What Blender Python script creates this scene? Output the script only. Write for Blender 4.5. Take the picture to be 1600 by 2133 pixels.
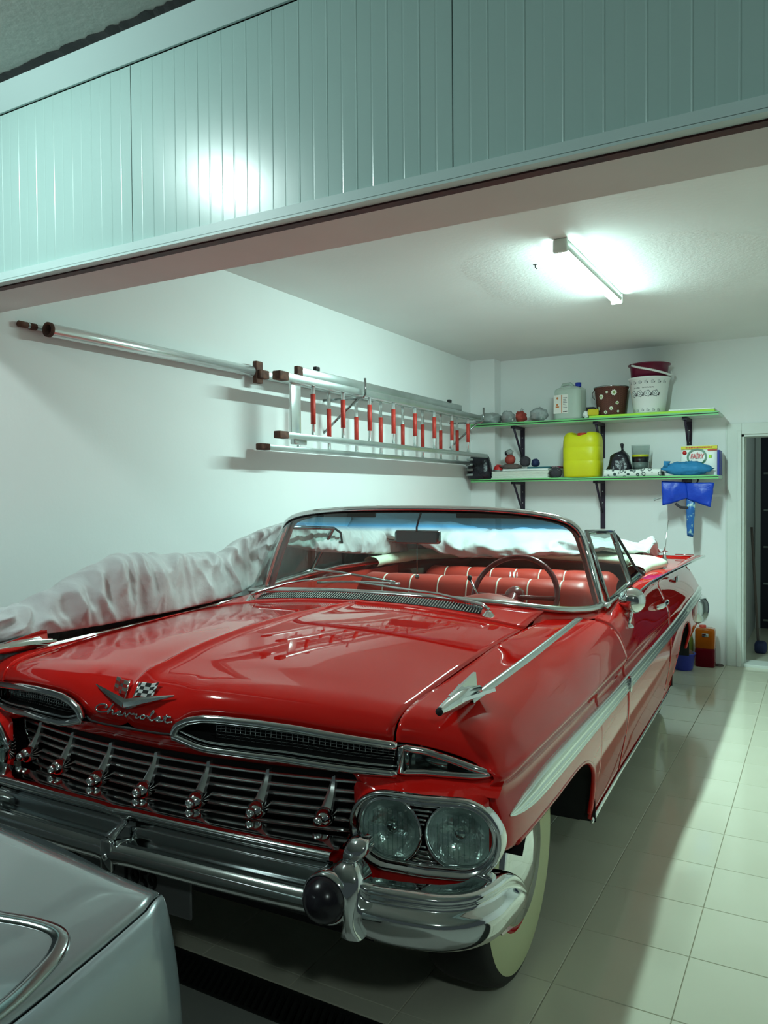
import bpy, math, random
import numpy as np
from mathutils import Vector, Matrix

for o in list(bpy.data.objects):
    bpy.data.objects.remove(o, do_unlink=True)
SC = bpy.context.scene
COL = SC.collection
rnd = random.Random(59)
PI = math.pi

# ------------------------------------------------------------------ camera
EYE = 1.42
def camera():
    yaw, pitch, roll = .5125, .0222, -.0077
    fwd = Vector((-math.sin(yaw), math.cos(yaw), 0)); right = Vector((math.cos(yaw), math.sin(yaw), 0)); up = Vector((0, 0, 1))
    f2 = fwd * math.cos(pitch) - up * math.sin(pitch)
    u2 = up * math.cos(pitch) + fwd * math.sin(pitch)
    r3 = right * math.cos(roll) + u2 * math.sin(roll)
    u3 = u2 * math.cos(roll) - right * math.sin(roll)
    cd = bpy.data.cameras.new('camera'); co = bpy.data.objects.new('camera', cd); COL.objects.link(co)
    m = Matrix((r3, u3, -f2)).transposed().to_4x4(); m.translation = (0, 0, EYE)
    co.matrix_world = m
    cd.sensor_fit = 'HORIZONTAL'; cd.sensor_width = 36; cd.lens = 36 * 1620 / 1600
    cd.clip_start = .02; cd.clip_end = 200
    SC.camera = co
camera()

# ------------------------------------------------------------------ world, large lights, exposure
W = bpy.data.worlds.new('night_yard'); SC.world = W; W.use_nodes = True
WORLD_STRENGTH = .05
W.node_tree.nodes['Background'].inputs[0].default_value = (.62, .84, .86, 1)
W.node_tree.nodes['Background'].inputs[1].default_value = WORLD_STRENGTH
TUBE_STRENGTH = 385.0
PORCH_POWER = 165.0
SC.view_settings.view_transform = 'Standard'; SC.view_settings.look = 'None'
SC.view_settings.exposure = 0.14; SC.view_settings.gamma = 1.0
SC.view_settings.use_curve_mapping = False

# ------------------------------------------------------------------ materials
MATS = {}
def mat(name, col=(.5, .5, .5), rough=.5, metal=0., coat=0., coat_rough=.03, spec=.5, bump=None, vary=None, emit=None, trans=0., ior=1.45, alpha=1., sheen=0., aniso=None):
    """bump=(scale, strength[, distance]); vary=(scale, other colour, lo, hi)"""
    m = bpy.data.materials.new(name); m.use_nodes = True; MATS[name] = m
    nt = m.node_tree; N = nt.nodes; L = nt.links; b = N['Principled BSDF']
    I = b.inputs
    I['Base Color'].default_value = (*col, 1); I['Roughness'].default_value = rough; I['Metallic'].default_value = metal
    I['Specular IOR Level'].default_value = spec; I['IOR'].default_value = ior
    I['Coat Weight'].default_value = coat; I['Coat Roughness'].default_value = coat_rough
    I['Transmission Weight'].default_value = trans; I['Alpha'].default_value = alpha
    I['Sheen Weight'].default_value = sheen
    if emit: I['Emission Color'].default_value = (*emit[0], 1); I['Emission Strength'].default_value = emit[1]
    if bump or vary:
        tc = N.new('ShaderNodeTexCoord')
    if bump:
        n = N.new('ShaderNodeTexNoise'); n.inputs['Scale'].default_value = bump[0]; n.inputs['Detail'].default_value = 4
        L.new(tc.outputs['Object'], n.inputs['Vector'])
        bp = N.new('ShaderNodeBump'); bp.inputs['Strength'].default_value = bump[1]; bp.inputs['Distance'].default_value = bump[2] if len(bump) > 2 else .01
        L.new(n.outputs[0], bp.inputs['Height']); L.new(bp.outputs[0], I['Normal'])
    if vary:
        n = N.new('ShaderNodeTexNoise'); n.inputs['Scale'].default_value = vary[0]; n.inputs['Detail'].default_value = 5
        L.new(tc.outputs['Object'], n.inputs['Vector'])
        r = N.new('ShaderNodeValToRGB'); r.color_ramp.elements[0].position = vary[2]; r.color_ramp.elements[1].position = vary[3]
        r.color_ramp.elements[0].color = (*col, 1); r.color_ramp.elements[1].color = (*vary[1], 1)
        L.new(n.outputs[0], r.inputs[0]); L.new(r.outputs[0], I['Base Color'])
    return m
def nodes(m): return m.node_tree.nodes, m.node_tree.links, m.node_tree.nodes['Principled BSDF']

mat('plaster', (.86, .87, .86), .62, bump=(60, .10, .004), vary=(1.3, (.83, .845, .835), .35, .7))
mat('plaster_ceiling', (.80, .81, .79), .68, bump=(38, .15, .004), vary=(1.1, (.75, .76, .74), .4, .75))
mat('ceiling_rough', (.80, .81, .79), .6, bump=(60, .30, .005))
mat('soffit_plaster', (.80, .785, .765), .7, bump=(45, .12, .004), vary=(2.5, (.74, .72, .70), .35, .7))
mat('rust_primer', (.085, .018, .02), .6, vary=(14, (.03, .012, .02), .4, .7))
mat('panel_metal', (.48, .68, .645), .27, metal=.0, coat=.22, coat_rough=.14, spec=.5, vary=(.8, (.45, .64, .61), .3, .7))
mat('trim_white', (.62, .80, .78), .4)
mat('dark_seam', (.02, .025, .025), .8)
mat('porch_plaster', (.60, .64, .60), .85, bump=(40, .3, .006), vary=(1.6, (.52, .57, .53), .35, .7))
mat('porch_floor', (.30, .31, .28), .75, bump=(30, .25, .004))
mat('tile', (.70, .69, .55), .11, spec=.5, vary=(2.2, (.66, .65, .51), .35, .7), bump=(3, .02, .01))
mat('grout', (.46, .43, .32), .85)
mat('door_white', (.74, .78, .74), .45, vary=(3, (.70, .74, .69), .4, .7))
mat('corridor_wall', (.55, .58, .57), .7)
mat('dark_wood', (.012, .014, .03), .4)
mat('navy_thing', (.02, .03, .10), .6)
# car
mat('red_paint', (.58, .010, .007), .45, coat=1., coat_rough=.015, spec=.0)
mat('red_vinyl', (.42, .035, .022), .38, bump=(120, .06, .002))
mat('white_piping', (.75, .72, .62), .5)
mat('cream_vinyl', (.72, .78, .60), .55, bump=(9, .4, .01))
mat('chrome', (.74, .76, .76), .07, metal=1.)
mat('chrome_soft', (.66, .70, .69), .20, metal=1.)
mat('spear_alu', (.80, .86, .83), .20, metal=.88)
mat('grille_bright', (.82, .86, .85), .16, metal=.85)
mat('chrome_dark', (.34, .37, .37), .12, metal=1.)
mat('black_void', (.006, .006, .007), .7)
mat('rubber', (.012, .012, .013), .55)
mat('bumper_rubber', (.012, .010, .014), .22)
mat('tyre', (.016, .015, .015), .7, bump=(80, .15, .002))
mat('whitewall', (.60, .62, .36), .55)
mat('plate_dark', (.10, .10, .10), .5)
mat('plate_digit', (.004, .004, .004), .35)
mat('enamel_white', (.75, .78, .76), .3)
mat('enamel_red', (.28, .015, .012), .3)
mat('lamp_reflector', (.82, .88, .86), .16, metal=.75, bump=(14, .5, .02))
mat('steer_plastic', (.15, .010, .012), .25, coat=.6)
mat('seal_dark', (.03, .035, .035), .4)
mat('cover_cloth', (.56, .56, .565), .50, spec=.4, sheen=.2, bump=(30, .5, .006), vary=(3.2, (.47, .465, .475), .42, .72))
mat('mirror_face', (.85, .85, .85), .02, metal=1.)
# grey car
mat('silver_paint', (.25, .28, .285), .24, metal=.45, coat=1., coat_rough=.04)
mat('silver_bumper', (.30, .345, .36), .30, metal=.3, coat=.8, coat_rough=.08)
# objects
mat('alu', (.62, .67, .66), .30, metal=.9, bump=(40, .05, .002), vary=(6, (.50, .55, .54), .4, .7))
mat('alu_bright', (.80, .84, .83), .24, metal=.75)
mat('rusty', (.085, .040, .030), .8, vary=(30, (.16, .07, .045), .4, .65))
mat('grip_red', (.55, .045, .030), .5, vary=(26, (.42, .03, .02), .4, .7))
mat('shelf_top', (.62, .74, .64), .5)
mat('shelf_green', (.18, .55, .20), .4)
mat('bracket', (.022, .012, .030), .5)
mat('lime', (.42, .78, .05), .5)
mat('white_plastic', (.80, .83, .81), .4)
mat('jerry_clear', (.60, .70, .62), .35, trans=.25, ior=1.2)
mat('blue_cap', (.015, .04, .38), .4)
mat('label_paper', (.80, .79, .73), .6)
mat('orange_print', (.62, .20, .06), .6)
mat('black_print', (.02, .02, .02), .6)
mat('yellow_plastic', (.66, .66, .006), .42, bump=(14, .2, .004), vary=(5, (.60, .58, .01), .4, .7))
mat('cap_red', (.58, .05, .02), .45)
mat('sponge_yellow', (.62, .52, .03), .9, bump=(120, .6, .004))
mat('maroon', (.15, .008, .035), .35)
mat('petal', (.78, .82, .68), .6)
mat('petal_core', (.22, .34, .08), .6)
mat('rose_grey', (.24, .25, .26), .6)
mat('bin_black', (.010, .009, .016), .28, bump=(18, .9, .012))
mat('bag_clear', (.62, .66, .66), .22, trans=.55, ior=1.1, bump=(30, .9, .01))
mat('grey_film', (.30, .33, .32), .35, bump=(22, .9, .01))
mat('cloth_brown', (.14, .11, .10), .9, bump=(40, .6, .006))
mat('cloth_dark', (.05, .045, .055), .9, bump=(60, .6, .006))
mat('ball_red', (.36, .05, .035), .7, bump=(60, .5, .004))
mat('teal_folder', (.02, .12, .15), .5)
mat('paper', (.76, .79, .70), .7)
mat('blue_bag', (.006, .055, .52), .38, bump=(16, .7, .01))
mat('blue_film', (.05, .26, .52), .25, trans=.15, ior=1.1, bump=(20, .9, .012))
mat('blue_print', (.02, .13, .42), .35, vary=(22, (.40, .62, .60), .55, .62), bump=(20, .5, .006))
mat('fairy_yellow', (.70, .66, .02), .4)
mat('fairy_green', (.01, .14, .06), .4)
mat('fairy_red', (.55, .02, .02), .4)
mat('navy_box', (.01, .02, .32), .4)
mat('basin_blue', (.035, .050, .42), .35)
mat('orange_liquid', (.52, .12, .008), .15, trans=.35, ior=1.2)
mat('red_liquid', (.17, .004, .012), .18, trans=.15, ior=1.2)
mat('green_bottle', (.20, .28, .05), .3)
mat('rag', (.22, .12, .10), .9, bump=(40, .5, .006))
mat('tube_emit', (1, 1, 1), .5, emit=((.66, 1.0, .935), TUBE_STRENGTH))
mat('fixture', (.70, .76, .70), .5)
mat('drain_metal', (.05, .055, .05), .5, metal=.7)

def glass_mat(name, tint=(.86, .94, .92), tint_top=None, z0=0, z1=1, ior=1.5):
    m = bpy.data.materials.new(name); m.use_nodes = True; MATS[name] = m
    nt = m.node_tree; N = nt.nodes; L = nt.links
    for n in list(N): N.remove(n)
    out = N.new('ShaderNodeOutputMaterial'); mix = N.new('ShaderNodeMixShader'); fr = N.new('ShaderNodeFresnel'); fr.inputs[0].default_value = ior
    tr = N.new('ShaderNodeBsdfTransparent'); gl = N.new('ShaderNodeBsdfGlossy'); gl.inputs['Roughness'].default_value = .01
    tr.inputs[0].default_value = (*tint, 1)
    ge = N.new('ShaderNodeNewGeometry'); mi = N.new('ShaderNodeMapRange'); mi.inputs[3].default_value = ior; mi.inputs[4].default_value = 1 / ior   # same pane from both sides
    L.new(ge.outputs['Backfacing'], mi.inputs[0]); L.new(mi.outputs[0], fr.inputs[0])
    L.new(fr.outputs[0], mix.inputs[0]); L.new(tr.outputs[0], mix.inputs[1]); L.new(gl.outputs[0], mix.inputs[2]); L.new(mix.outputs[0], out.inputs[0])
    if tint_top:
        tc = N.new('ShaderNodeTexCoord'); sx = N.new('ShaderNodeSeparateXYZ'); mp = N.new('ShaderNodeMapRange'); r = N.new('ShaderNodeValToRGB')
        mp.inputs[1].default_value = z0; mp.inputs[2].default_value = z1
        e = r.color_ramp.elements
        e[0].position = 0; e[0].color = (*tint, 1); e[1].position = 1; e[1].color = (*tint_top[1], 1)
        k = e.new(.40); k.color = (*tint_top[0], 1); k = e.new(.62); k.color = (.10, .20, .28, 1)
        L.new(tc.outputs['Object'], sx.inputs[0]); L.new(sx.outputs[2], mp.inputs[0]); L.new(mp.outputs[0], r.inputs[0]); L.new(r.outputs[0], tr.inputs[0])
    return m
glass_mat('windshield_glass', (.84, .92, .90), ((.10, .36, .66), (.07, .12, .15)), 1.258, 1.318)
glass_mat('clear_glass', (.80, .93, .90))
glass_mat('lens_glass', (.80, .88, .86), ior=1.35)
glass_mat('thin_plastic', (.86, .89, .88), ior=1.4)

def wicker_mat():
    m = mat('wicker', (.075, .012, .014), .6); N, L, b = nodes(m)
    tc = N.new('ShaderNodeTexCoord'); br = N.new('ShaderNodeTexBrick'); br.inputs['Scale'].default_value = 1
    br.inputs['Color1'].default_value = (.060, .010, .010, 1); br.inputs['Color2'].default_value = (.032, .006, .008, 1); br.inputs['Mortar'].default_value = (.15, .055, .04, 1)
    br.inputs['Mortar Size'].default_value = .10; br.inputs['Brick Width'].default_value = .9; br.inputs['Row Height'].default_value = .30
    mp = N.new('ShaderNodeMapping'); mp.inputs['Scale'].default_value = (40, 40, 40)
    sx = N.new('ShaderNodeSeparateXYZ'); cb = N.new('ShaderNodeCombineXYZ')
    L.new(tc.outputs['Object'], mp.inputs[0]); L.new(mp.outputs[0], sx.inputs[0]); L.new(sx.outputs[0], cb.inputs[0]); L.new(sx.outputs[2], cb.inputs[1])
    L.new(cb.outputs[0], br.inputs[0]); L.new(br.outputs[0], b.inputs['Base Color'])
wicker_mat()
def pattern_mat():
    m = mat('patterned_roll', (.78, .80, .76), .6); N, L, b = nodes(m)
    tc = N.new('ShaderNodeTexCoord'); v = N.new('ShaderNodeTexVoronoi'); v.inputs['Scale'].default_value = 26
    r = N.new('ShaderNodeValToRGB'); e = r.color_ramp.elements
    e[0].position = .0; e[0].color = (.75, .78, .74, 1); e[1].position = .46; e[1].color = (.75, .78, .74, 1)
    a = e.new(.22); a.color = (.75, .78, .74, 1); a = e.new(.27); a.color = (.03, .06, .06, 1); a = e.new(.38); a.color = (.03, .06, .06, 1)
    L.new(tc.outputs['Object'], v.inputs['Vector']); L.new(v.outputs['Distance'], r.inputs[0]); L.new(r.outputs[0], b.inputs['Base Color'])
pattern_mat()

# ------------------------------------------------------------------ mesh helpers
def link(o, parent=None):
    COL.objects.link(o)
    if parent is not None: o.parent = parent
    return o
def obj(name, v, f, m, parent=None, smooth=True, angle=None):
    me = bpy.data.meshes.new(name)
    me.from_pydata([tuple(map(float, p)) for p in v], [], [tuple(int(i) for i in q) for q in f])
    me.materials.append(MATS[m]); me.validate()
    me.polygons.foreach_set('use_smooth', [smooth] * len(me.polygons))
    me.update()
    if smooth and angle:
        me.set_sharp_from_angle(angle=math.radians(angle))
    return link(bpy.data.objects.new(name, me), parent)
def tag(o, label, cat=None, group=None, kind=None):
    o['label'] = label
    if cat: o['category'] = cat
    if group: o['group'] = group
    if kind: o['kind'] = kind
    return o
def empty(name, loc=(0, 0, 0), rz=0):
    e = bpy.data.objects.new(name, None); e.empty_display_size = .1; e.location = loc; e.rotation_euler = (0, 0, rz)
    return link(e)
def thing(name, label, cat, loc=(0, 0, 0), rz=0, group=None):
    return tag(empty(name, loc, rz), label, cat, group)
def struct(o):
    o['kind'] = 'structure'; return o

class MB:
    def __init__(s): s.v = []; s.f = []
    def add(s, v, f):
        n = len(s.v); s.v += [tuple(map(float, p)) for p in v]; s.f += [tuple(i + n for i in q) for q in f]; return s
    def box(s, lo, hi, M=None):
        v = [(x, y, z) for x in (lo[0], hi[0]) for y in (lo[1], hi[1]) for z in (lo[2], hi[2])]
        if M is not None: v = [tuple(M @ Vector(p)) for p in v]
        return s.add(v, [(0, 1, 3, 2), (4, 6, 7, 5), (0, 4, 5, 1), (2, 3, 7, 6), (0, 2, 6, 4), (1, 5, 7, 3)])
    def rbox(s, lo, hi, r=.01, n=2, M=None):
        """box with rounded vertical-profile edges: a superellipsoid-like chamfered box"""
        lo = Vector(lo); hi = Vector(hi); c = (lo + hi) / 2; h = (hi - lo) / 2; r = min(r, h.x * .99, h.y * .99, h.z * .99)
        rings = []
        prof = [(-h.z, r)] if False else []
        for k in range(n + 1):
            a = PI / 2 * k / n; prof.append((-h.z + r - r * math.cos(PI / 2 - a + 0) if False else -h.z + r * (1 - math.sin(a)), r * (1 - math.cos(a))))
        prof = prof[::-1]      # from bottom inset to full
        prof = [(-h.z + r * (1 - math.cos(PI / 2 * k / n)), r * (1 - math.sin(PI / 2 * k / n))) for k in range(n + 1)]
        full = prof + [(-z, ins) for z, ins in prof[::-1]]
        v = []; 
        for z, ins in full:
            rr = max(r - ins, .0005)
            for q, (sx, sy) in enumerate(((1, 1), (-1, 1), (-1, -1), (1, -1))):
                for k in range(n + 1):
                    a = PI / 2 * (q + k / n)
                    v.append((c.x + sx * (h.x - r) + rr * math.cos(a), c.y + sy * (h.y - r) + rr * math.sin(a), c.z + z))
        m = 4 * (n + 1); f = []
        for i in range(len(full) - 1):
            for j in range(m):
                f.append((i * m + j, i * m + (j + 1) % m, (i + 1) * m + (j + 1) % m, (i + 1) * m + j))
        f.append(tuple(range(m))[::-1]); f.append(tuple((len(full) - 1) * m + j for j in range(m)))
        if M is not None: v = [tuple(M @ Vector(p)) for p in v]
        return s.add(v, f)
    def tube(s, path, r, n=8, closed=False, cap=True, sx=1., sy=1.):
        P = [Vector(p) for p in path]; k = len(P); rs = r if hasattr(r, '__len__') else [r] * k
        v = []; up = None
        for i, p in enumerate(P):
            a = P[(i - 1) % k] if (closed or i) else p; b = P[(i + 1) % k] if (closed or i < k - 1) else p
            t = (b - a).normalized()
            if up is None:
                up = Vector((0, 0, 1)) if abs(t.z) < .9 else Vector((1, 0, 0))
            u = (up - t * up.dot(t)).normalized(); w = t.cross(u); up = u
            for j in range(n):
                q = 2 * PI * j / n; v.append(p + (u * math.cos(q) * sy + w * math.sin(q) * sx) * rs[i])
        f = []
        for i in range(k if closed else k - 1):
            for j in range(n):
                f.append((i * n + j, i * n + (j + 1) % n, ((i + 1) % k) * n + (j + 1) % n, ((i + 1) % k) * n + j))
        if cap and not closed: f += [tuple(range(n))[::-1], tuple((k - 1) * n + j for j in range(n))]
        return s.add(v, f)
    def lathe(s, prof, n=24, origin=(0, 0, 0), axis='z', M=None, arc=2 * PI):
        v = []; 
        for r, h in prof:
            for j in range(n):
                a = arc * j / n; x, y = r * math.cos(a), r * math.sin(a)
                p = {'z': (x, y, h), 'y': (x, h, y), 'x': (h, x, y)}[axis]
                v.append((p[0] + origin[0], p[1] + origin[1], p[2] + origin[2]))
        f = []
        for i in range(len(prof) - 1):
            for j in range(n):
                q = (i * n + j, i * n + (j + 1) % n, (i + 1) * n + (j + 1) % n, (i + 1) * n + j)
                f.append(q if axis != 'y' else q[::-1])
        if M is not None: v = [tuple(M @ Vector(p)) for p in v]
        return s.add(v, f)
    def grid(s, G, flip=False, closed_u=False, closed_v=False):
        G = np.asarray(G, float); a, b = G.shape[:2]; f = []
        for i in range(a if closed_u else a - 1):
            for j in range(b if closed_v else b - 1):
                i2, j2 = (i + 1) % a, (j + 1) % b
                q = (i * b + j, i2 * b + j, i2 * b + j2, i * b + j2); f.append(q[::-1] if flip else q)
        return s.add(G.reshape(-1, 3), f)
    def prism(s, poly, ax, d0, d1):
        """extrude 2D polygon; ax='x','y','z' gives the extrusion axis"""
        def P(a, b, d): return {'x': (d, a, b), 'y': (a, d, b), 'z': (a, b, d)}[ax]
        n = len(poly); v = [P(a, b, d0) for a, b in poly] + [P(a, b, d1) for a, b in poly]
        return s.add(v, [tuple(range(n))[::-1], tuple(range(n, 2 * n))] + [(i, (i + 1) % n, n + (i + 1) % n, n + i) for i in range(n)])
    def mirror_x(s):
        n = len(s.v); s.v += [(-x, y, z) for x, y, z in s.v]; s.f += [tuple(i + n for i in q)[::-1] for q in s.f]; return s
    def build(s, name, m, parent=None, smooth=True, angle=None): return obj(name, s.v, s.f, m, parent, smooth, angle)

def cr(P, n):
    """Catmull-Rom upsample along axis 0"""
    P = np.asarray(P, float); m = len(P)
    E = np.concatenate([[2 * P[0] - P[1]], P, [2 * P[-1] - P[-2]]]); out = []
    for i in range(m - 1):
        a, b, c, d = E[i], E[i + 1], E[i + 2], E[i + 3]
        for k in range(n):
            t = k / n
            out.append(.5 * (2 * b + (c - a) * t + (2 * a - 5 * b + 4 * c - d) * t * t + (3 * b - a - 3 * c + d) * t ** 3))
    out.append(P[-1]); return np.array(out)
def surf(P, nu, nv):
    A = cr(P, nu); return np.swapaxes(cr(np.swapaxes(A, 0, 1), nv), 0, 1)
def ip(x, xs, ys): return float(np.interp(x, xs, ys))
def solid(o, t=.008, off=-1):
    if off == 1:          # thicken inwards: find which way the faces look, compared with the outside of the shell
        s = 0
        for f in list(o.data.polygons)[::7]:
            c = f.center; s += f.normal.dot(Vector((math.copysign(max(0, abs(c.x) - .6), c.x) * 3 if o.get('sidey', True) and c.y > 1.2 else (c.x + 1.76), 0, .25)))
        off = -1 if s > 0 else 1
    m = o.modifiers.new('thickness', 'SOLIDIFY'); m.thickness = t; m.offset = off; return o
def bevel(o, w=.003, n=2):
    m = o.modifiers.new('bevel', 'BEVEL'); m.width = w; m.segments = n; m.limit_method = 'ANGLE'; return o
def text_mesh(name, s, size, m, parent=None, extrude=.0006, loc=(0, 0, 0), rot=(0, 0, 0), scale=(1, 1, 1), shear=0., align='CENTER', bold=0.):
    c = bpy.data.curves.new(name, 'FONT'); c.body = s; c.size = size; c.extrude = extrude; c.shear = shear; c.offset = bold; c.align_x = align; c.align_y = 'CENTER'
    t = bpy.data.objects.new('tmp', c); COL.objects.link(t)
    dg = bpy.context.evaluated_depsgraph_get()
    me = bpy.data.meshes.new_from_object(t.evaluated_get(dg)); bpy.data.objects.remove(t)
    me.name = name; me.materials.clear(); me.materials.append(MATS[m])
    o = link(bpy.data.objects.new(name, me), parent); o.location = loc; o.rotation_euler = rot; o.scale = scale
    return o
def noise(p, s=1., seed=0):
    from mathutils import noise as nz
    return nz.noise(Vector((p[0] * s + seed * 7.3, p[1] * s - seed * 3.1, p[2] * s + seed * 1.7)))
# ------------------------------------------------------------------ the room
XL, XR, YB, YF, ZC = -2.865, 1.95, 6.915, 1.975, 2.66
DX0, DX1, DZ = -.565, .42, 1.885          # doorway in the back wall
def boxo(name, lo, hi, m, parent=None): return MB().box(lo, hi).build(name, m, parent, smooth=False)

# floor: slab with every tile a piece of it
fl = struct(boxo('floor', (XL, 1.785, -.10), (XR, YB, -.004), 'grout'))
TX, TY = .330, .3245
tile_me = None
x0 = -.676 - TX * 7; y0 = 2.175 - TY * 2
ix = 0
while x0 + ix * TX < XR - .05:
    xa = max(x0 + ix * TX, XL) ; xb = min(x0 + (ix + 1) * TX, XR); ix += 1
    if xb - xa < .05: continue
    iy = 0
    while y0 + iy * TY < YB - .03:
        ya = max(y0 + iy * TY, 1.79); yb = min(y0 + (iy + 1) * TY, YB); iy += 1
        if yb - ya < .03: continue
        full = abs(xb - xa - TX) < 1e-4 and abs(yb - ya - TY) < 1e-4
        if full and tile_me:
            o = bpy.data.objects.new('tile', tile_me); link(o, fl)
        else:
            g = .0012; b = .0012; w, d = (xb - xa) / 2 - g, (yb - ya) / 2 - g
            V = [(sx * w, sy * d, -.004) for sx, sy in ((-1, -1), (1, -1), (1, 1), (-1, 1))] + [(sx * w, sy * d, -b) for sx, sy in ((-1, -1), (1, -1), (1, 1), (-1, 1))] + [(sx * (w - b), sy * (d - b), 0) for sx, sy in ((-1, -1), (1, -1), (1, 1), (-1, 1))]
            F = [(8, 9, 10, 11)] + [(4 * k + i, 4 * k + (i + 1) % 4, 4 * k + 4 + (i + 1) % 4, 4 * k + 4 + i) for k in (0, 1) for i in range(4)]
            o = obj('tile', V, F, 'tile', fl, smooth=False)
            if full: tile_me = o.data
        o.location = ((xa + xb) / 2, (ya + yb) / 2, 0)

struct(boxo('wall_left', (XL - .2, YF - .25, -.1), (XL, YB + .2, ZC + .2), 'plaster'))
struct(boxo('wall_right', (XR, YF - .25, -.1), (XR + .2, YB + .2, ZC + .2), 'plaster'))
wb = MB().box((XL, YB, -.1), (DX0, YB + .16, ZC + .2)).box((DX1, YB, -.1), (XR, YB + .16, ZC + .2)).box((DX0, YB, DZ), (DX1, YB + .16, ZC + .2))
struct(wb.build('wall_back', 'plaster', smooth=False))
struct(boxo('wall_corner_pier', (XL, 6.76, 0), (-2.625, YB, ZC), 'plaster'))
ce = struct(boxo('ceiling', (XL, YF, ZC), (XR, YB, ZC + .2), 'plaster_ceiling'))
# rough patch of stipple around the lamp: two low mounds of coarse plaster, slightly proud of the ceiling
def patch(cx_, cy_, rx, ry, seed):
    G = []
    for i in range(9):
        row = []
        for j in range(40):
            a = 2 * PI * j / 40; k = i / 8; w = 1 + .22 * noise((math.cos(a), math.sin(a), 0), 1.6, seed)
            z = ZC - .0035 * (1 - k ** 4) + .0005
            row.append((cx_ + rx * k * w * math.cos(a), cy_ + ry * k * w * math.sin(a), z))
        G.append(row)
    return MB().grid(G, closed_v=True).build('stipple_patch', 'ceiling_rough', ce)
patch(-1.42, 4.45, .42, .75, 1); patch(-.72, 4.55, .50, .72, 2)
# small hole with a wire stub in the ceiling
hm = MB(); hm.lathe([(.0, -.002), (.012, -.002), (.012, .0)], 10, (-1.354, 4.093, ZC - .001)).tube([(-1.354, 4.093, ZC), (-1.352, 4.09, ZC - .02), (-1.34, 4.08, ZC - .03)], .003, 6)
hm.build('wire_hole', 'black_void', ce)
# dark spot at the ceiling's back edge is a bucket's shadow, not painted here

# beam over the opening, with its rusty drip line
bm_ = struct(boxo('trim_1', (XL, 1.735, 2.159), (XR, YF, ZC + .2), 'soffit_plaster')); bm_['label'] = 'plastered beam over the garage opening'
lp = struct(boxo('trim_2', (XL, 1.719, 2.149), (XR, 1.748, 2.19), 'rust_primer')); lp['label'] = 'dark red primed steel edge under the beam'
# white sheet-metal header: bottom flashing, three ribbed sheets, top flashing
YP = 1.70
fz = struct(MB().box((XL - .3, YP - .014, 2.160), (XR, YP + .004, 2.186)).box((XL - .3, YP - .014, 2.153), (XR, YP + .018, 2.161)).build('trim_3', 'trim_white', smooth=False)); fz['label'] = 'pale folded flashing along the foot of the ribbed header'
hd = struct(boxo('wall_header', (XL - .3, YP + .004, 2.16), (XR, 1.735, 2.83), 'dark_seam'))
def sheet(xa, xb):
    p = .0442; pts = []; x = xa + .0015
    pts.append((x, 0))
    k = 1
    while xa + k * p < xb - .01:
        c = xa + k * p
        d = -.0010 if k % 2 == 0 else .0004
        pts += [(c - .0030, 0), (c - .0010, d), (c + .0010, d), (c + .0030, 0)]
        k += 1
    pts.append((xb - .0015, 0))
    G = [[(px, YP - .001 + dy, z) for px, dy in pts] for z in (2.187, 2.45, 2.7195)]
    m = MB().grid(G, flip=True)
    a, b = pts[0][0], pts[-1][0]
    m.box((a, YP + .0005, 2.187), (a + .001, YP + .004, 2.7195)).box((b - .001, YP + .0005, 2.187), (b, YP + .004, 2.7195))
    return m.build('panel', 'panel_metal', hd, smooth=False)
sx = -1.822 - 1.06
while sx < XR:
    sheet(sx, min(sx + 1.06, XR)); sx += 1.06
ft = struct(MB().prism([(YP - .002, 2.7225), (YP - .010, 2.7225), (YP - .055, 2.786), (YP - .05, 2.79), (YP + .004, 2.79)], 'x', XL - .3, XR).build('trim_4', 'trim_white', smooth=False)); ft['label'] = 'pale sloping flashing at the head of the ribbed header'
# ragged sealant line between flashing and porch ceiling
R_ = random.Random(3); top = []; bot = []
x = XL - .3
while x < .3:
    top.append((x, YP - .060 - R_.uniform(0, .012), 2.8035)); bot.append((x, YP - .05, 2.787)); x += .02
m = MB(); m.grid([top, bot, [(p[0], p[1] + .05, p[2] + .03) for p in bot]]); sl = struct(m.build('trim_5', 'dark_seam', smooth=False)); sl['label'] = 'ragged dark sealant line under the porch ceiling'
pc_ = struct(boxo('ceiling_porch', (-6.0, -4.5, 2.805), (3.5, YP + .06, 2.95), 'porch_plaster'))
pf = struct(boxo('floor_porch', (-6.0, -5.5, -.10), (3.5, 1.655, -.003), 'porch_floor'))

# drain channel with its grate across the threshold
dr = thing('floor_drain', 'dark slotted drain grate set in the floor along the garage threshold', 'drain', (0, 1.72, 0))
MB().box((XL, -.062, -.09), (XR, .062, -.05)).build('channel', 'black_void', dr, smooth=False)
MB().box((XL, -.065, -.09), (XR, -.056, .001)).box((XL, .056, -.09), (XR, .065, .001)).build('rim', 'drain_metal', dr, smooth=False)
slat_me = None; x = -2.4
while x < .1:
    if slat_me is None:
        o = MB().box((-.005, -.056, -.02), (.005, .056, -.003)).build('slat', 'drain_metal', dr, smooth=False); slat_me = o.data
    else: o = link(bpy.data.objects.new('slat', slat_me), dr)
    o.location = (x, 0, 0); o.rotation_euler = (0, 0, .35); x += .024

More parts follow.
